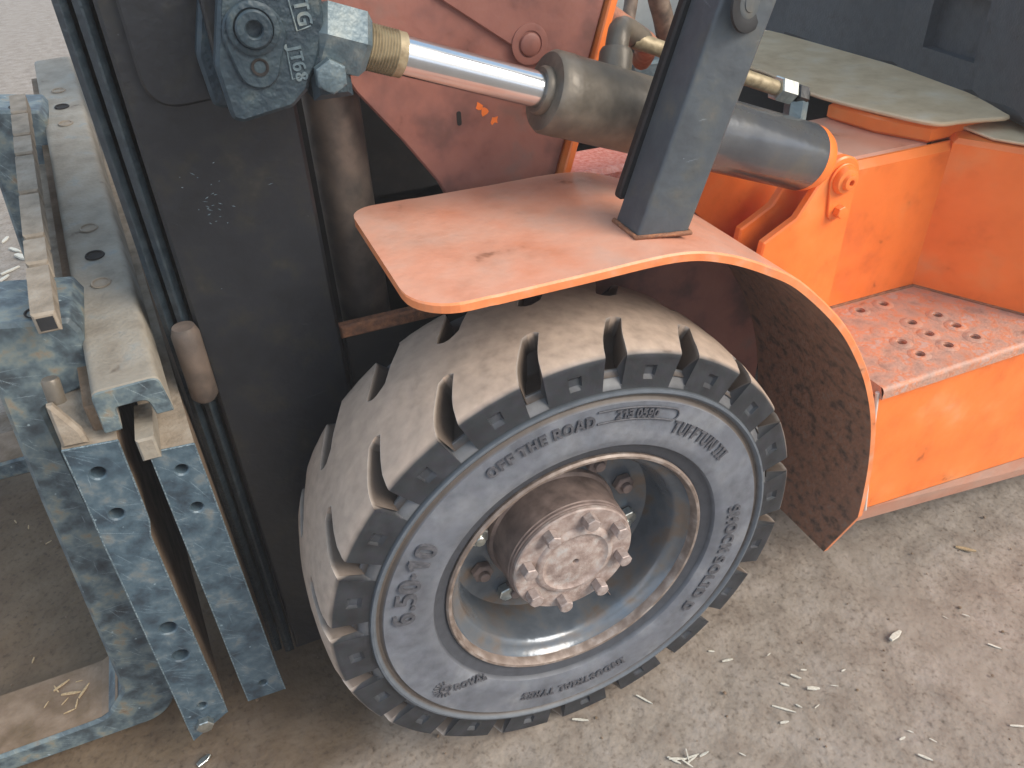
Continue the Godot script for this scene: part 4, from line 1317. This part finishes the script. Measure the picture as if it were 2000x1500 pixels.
func build_hood() -> void:
	# dark plastic seat hood with a pocket handle
	var pts := [Vector2(0.79, -0.95), Vector2(0.806, -0.756), Vector2(0.802, -0.481), Vector2(0.772, -0.30), Vector2(0.721, -0.168), Vector2(0.735, -0.05), Vector2(0.80, 0.02), Vector2(1.30, 0.02), Vector2(1.30, -0.95)]
	var hood := CSGCombiner3D.new()
	hood.name = "seat_hood"
	forklift.add_child(hood, true)
	var ex := CSGPolygon3D.new()
	ex.name = "hood_shell"
	ex.polygon = PackedVector2Array(pts)
	ex.depth = 0.62
	ex.transform = Transform3D(Basis(Vector3(1, 0, 0), Vector3(0, 0, 1), Vector3(0, -1, 0)), Vector3(0, 0.648, 0))
	ex.material = mats["plastic"]
	hood.add_child(ex)
	var cut := CSGBox3D.new()
	cut.name = "pocket"
	cut.operation = CSGShape3D.OPERATION_SUBTRACTION
	cut.size = Vector3(0.024, 0.080, 0.112)
	var d := Vector3(0.802 - 0.772, 0, -0.481 + 0.30).normalized()
	cut.transform = Transform3D(Basis(d.cross(Vector3.UP).normalized(), Vector3.UP, -d), Vector3(0.788, 0.728, -0.365))
	cut.material = mats["plastic"]
	hood.add_child(cut)
	var hp := group(forklift, "hood_foot")
	var foot := []
	for q in [Vector2(0.815, -0.756), Vector2(0.811, -0.481), Vector2(0.781, -0.30), Vector2(0.732, -0.168), Vector2(0.745, -0.06)]:
		foot.append(Vector3(q.x, 0.650, q.y))
	put(hp, "shadow_strip", tube(curve(foot, 5), 0.010, 10), mats["black_rubber"])  # black strip standing in for the shadow line under the hood


func build_mat() -> void:
	var xf := Transform3D(Basis(Vector3(1, 0, 0), Vector3(0, 0, 1), Vector3(0, -1, 0)), Vector3.ZERO)
	var edge := []
	for q in curve([Vector2(0.724, -0.198), Vector2(0.668, -0.214), Vector2(0.6265, -0.226), Vector2(0.603, -0.30), Vector2(0.585, -0.40), Vector2(0.590, -0.48), Vector2(0.604, -0.55), Vector2(0.598, -0.66), Vector2(0.62, -0.80)], 5):
		edge.append(q)
	edge.append(Vector2(0.95, -0.80))
	edge.append(Vector2(0.95, -0.25))
	var s := prism(PackedVector2Array(edge), -0.6485, -0.6425, 0.002, xf)
	var o := put(self, "floor_mat", s, mats["mat_rubber"])
	tag(o, "dusty grey rubber mat on the floorboard below the dark seat hood", "mat")


func chip(called: String, at: Vector3, ln: float, wd: float, turn: float, m: Material, label: String, cat: String, grp: String, tilt := 0.0) -> void:
	var s := Shape.new()
	wd *= 0.5
	ln *= 0.75
	var w := wd / 2.0
	var pl := PackedVector2Array([Vector2(-ln / 2, -w * 0.7), Vector2(ln * 0.1, -w), Vector2(ln / 2, -w * 0.3), Vector2(ln * 0.46, w * 0.5), Vector2(-ln * 0.05, w), Vector2(-ln * 0.48, w * 0.6)])
	prism(pl, -wd * 0.22, wd * 0.22, wd * 0.06, Transform3D(Basis(Vector3(1, 0, 0), Vector3(0, 0, -1), Vector3(0, 1, 0)), Vector3.ZERO), Vector2.ZERO, s)
	var o := put(self, called, s, m)
	o.position = at + Vector3(0, wd * 0.24 + absf(sin(tilt)) * ln / 2, 0)
	o.rotation = Vector3(0, turn, tilt)
	tag(o, label, cat, grp)


func build_litter() -> void:
	var r := RandomNumberGenerator.new()
	r.seed = 99
	var G := "pale wood splinters scattered over the floor"
	var right := [[0.223, -0.024, 0.012], [0.235, -0.002, 0.022], [0.295, 0.014, 0.01], [0.323, 0.055, 0.012], [0.306, 0.059, 0.02], [0.284, 0.063, 0.016], [0.315, 0.084, 0.024], [0.345, 0.092, 0.014], [0.28, 0.097, 0.012], [0.302, 0.107, 0.013], [0.247, 0.108, 0.016], [0.170, 0.122, 0.012], [0.371, 0.188, 0.013], [0.388, 0.185, 0.01], [0.573, 0.069, 0.011], [0.603, 0.079, 0.014], [0.595, 0.135, 0.024], [0.373, 0.078, 0.01], [0.405, 0.206, 0.013]]
	var said := ["tiny pale splinter nearest the tyre's lower right lugs", "pale splinter on the floor next after the one nearest the lower right lugs", "lone small fleck of wood between the tyre and the flat pale scrap", "short pale splinter at the top right of the loose splinter group", "broad pale splinter near the top of the loose splinter group", "pale splinter standing at a slant left of the broad one in the loose group", "longest slanting splinter on the right side of the loose group", "small pale splinter at the far right of the loose group", "short pale fleck just right of the longest splinter", "small pale fleck second to the right of the longest splinter", "short pale splinter below the left end of the longest splinter", "pale fleck on the floor right of the crossed cluster", "small pale splinter above the stout one near the bottom edge", "small round fleck of wood near the stout splinter", "faint small splinter on the floor beneath the orange skirt's far end", "second faint splinter beneath the orange skirt, nearer the frame edge", "pale splinter lying alone at the right edge of the floor", "round pale fleck between the loose group and the flat pale scrap", "pale splinter at the bottom edge between the stout one and the corner"]
	var nth := -1
	for q in right:
		nth += 1
		chip("wood_splinter", Vector3(q[0], 0.0005, q[1]), q[2], q[2] * r.randf_range(0.22, 0.5), r.randf_range(-1.2, 0.4), mats["splinter"], said[nth], "splinter", G, r.randf_range(-0.1, 0.1))
	chip("wood_splinter", Vector3(0.259, 0.0005, 0.092), 0.042, 0.006, -0.75, mats["splinter"], "longest pale wood splinter lying on the floor right of the tyre", "splinter", G)
	chip("wood_splinter", Vector3(0.378, 0.0005, 0.219), 0.024, 0.007, -0.9, mats["splinter"], "stout pale wood splinter at the bottom edge, right of the splinter cluster", "splinter", G)
	chip("wood_splinter", Vector3(0.521, 0.0005, 0.236), 0.030, 0.006, -0.5, mats["splinter"], "long pale wood splinter nearest the bottom right corner of the floor", "splinter", G)
	chip("wood_splinter", Vector3(0.095, 0.0005, 0.003), 0.034, 0.006, -1.0, mats["splinter"], "long brown-tipped wood splinter just below the tyre's lowest lugs", "splinter", G)
	chip("wood_splinter", Vector3(0.001, 0.0005, -0.006), 0.030, 0.007, -0.5, mats["splinter"], "pale wood splinter sticking out from under the tyre's contact point", "splinter", G)
	for i in 7:
		chip("wood_splinter", Vector3(0.103 + r.randf_range(-0.02, 0.022), 0.0005, 0.097 + r.randf_range(-0.006, 0.008)), r.randf_range(0.018, 0.036), r.randf_range(0.004, 0.007), r.randf_range(-2.2, 0.6), mats["splinter"], "pale wood splinter in the crossed cluster at the bottom edge below the tyre", "splinter", "crossed cluster of splinters below the tyre", r.randf_range(-0.2, 0.2))
	chip("paper_scrap", Vector3(0.481, 0.0005, 0.064), 0.034, 0.018, 0.2, mats["splinter"], "flat pale scrap pressed into the floor right of the wheel", "scrap", "")
	chip("paper_scrap", Vector3(-0.475, 0.0005, -0.155), 0.026, 0.018, 0.5, mats["zinc"], "crumpled shiny scrap on the floor in front of the plate with the bright bolt", "scrap", "")
	chip("dry_leaf", Vector3(0.707, 0.0005, -0.016), 0.040, 0.013, -0.9, mats["straw"], "curled brown dry leaf on the floor below the orange skirt", "leaf", "", 0.12)
	for q in [[-0.901, -2.166], [-0.864, -2.066], [-0.837, -1.994], [-0.864, -1.916], [-0.875, -1.868], [-0.761, -1.76], [-0.95, -2.3], [-0.99, -2.05], [-0.93, -1.8]]:
		chip("wood_splinter", Vector3(q[0], 0.0005, q[1]), r.randf_range(0.05, 0.1), r.randf_range(0.02, 0.04), r.randf_range(-2, 2), mats["splinter"], "white wood splinter on the far floor beyond the carriage rail", "splinter", "white splinters on the far floor")
	for q in [[-0.728, -0.737], [-0.751, -0.762], [-0.698, -0.423], [-0.692, -0.68], [-0.79, -0.58]]:
		chip("straw_bit", Vector3(q[0], 0.0005, q[1]), r.randf_range(0.012, 0.022), 0.005, r.randf_range(-2, 2), mats["straw"], "tan straw bit on the shaded floor beyond the fork blade", "straw", "straw bits on the shaded floor")
	var yb := 0.050
	for q in [[-0.637, -0.313, 0.03, 0.4], [-0.624, -0.294, 0.034, -0.2], [-0.608, -0.291, 0.03, 0.9], [-0.617, -0.274, 0.02, 1.4], [-0.626, -0.266, 0.018, 0.2], [-0.644, -0.311, 0.02, 2.0], [-0.615, -0.311, 0.012, 0.0], [-0.632, -0.285, 0.016, 0.8], [-0.655, -0.29, 0.014, 1.1]]:
		chip("straw_bit", Vector3(q[0], yb, q[1]), q[2], q[2] * 0.24, q[3], mats["straw"], "tan straw bit in the small heap on the fork blade", "straw", "small heap of straw on the fork blade", r.randf_range(-0.12, 0.12))
	chip("twig", Vector3(0.063, 0.1625, -0.052), 0.046, 0.003, -0.3, mats["hub_side"], "thin dark twig caught in the wheel rim under the hub", "twig", "", -1.1)
	# crumbs of dirt and grit, too many to count
	var cr := Shape.new()
	prism(PackedVector2Array([Vector2(-0.5, -0.3), Vector2(0.2, -0.5), Vector2(0.5, 0.1), Vector2(0.1, 0.5), Vector2(-0.4, 0.35)]), -0.3, 0.3, 0.16, Transform3D(), Vector2.ZERO, cr)
	var mm := MultiMesh.new()
	mm.transform_format = MultiMesh.TRANSFORM_3D
	mm.mesh = cr.mesh()
	mm.instance_count = 2600
	for i in 2600:
		var p := Vector3(r.randf_range(-1.3, 1.3), 0.0, r.randf_range(-1.4, 0.75))
		var sc := 0.0012 + 0.0045 * pow(r.randf(), 4.0)
		var b := Basis.from_euler(Vector3(r.randf() * 6, r.randf() * 6, r.randf() * 6)).scaled(Vector3(sc, sc * 0.7, sc))
		mm.set_instance_transform(i, Transform3D(b, p + Vector3(0, sc * 0.1, 0)))
	var mi := MultiMeshInstance3D.new()
	mi.name = "grit"
	mi.multimesh = mm
	mi.material_override = mats["fork_top"]
	add_child(mi)
	tag(mi, "brown grit and dirt crumbs strewn over the floor", "grit", "", "stuff")
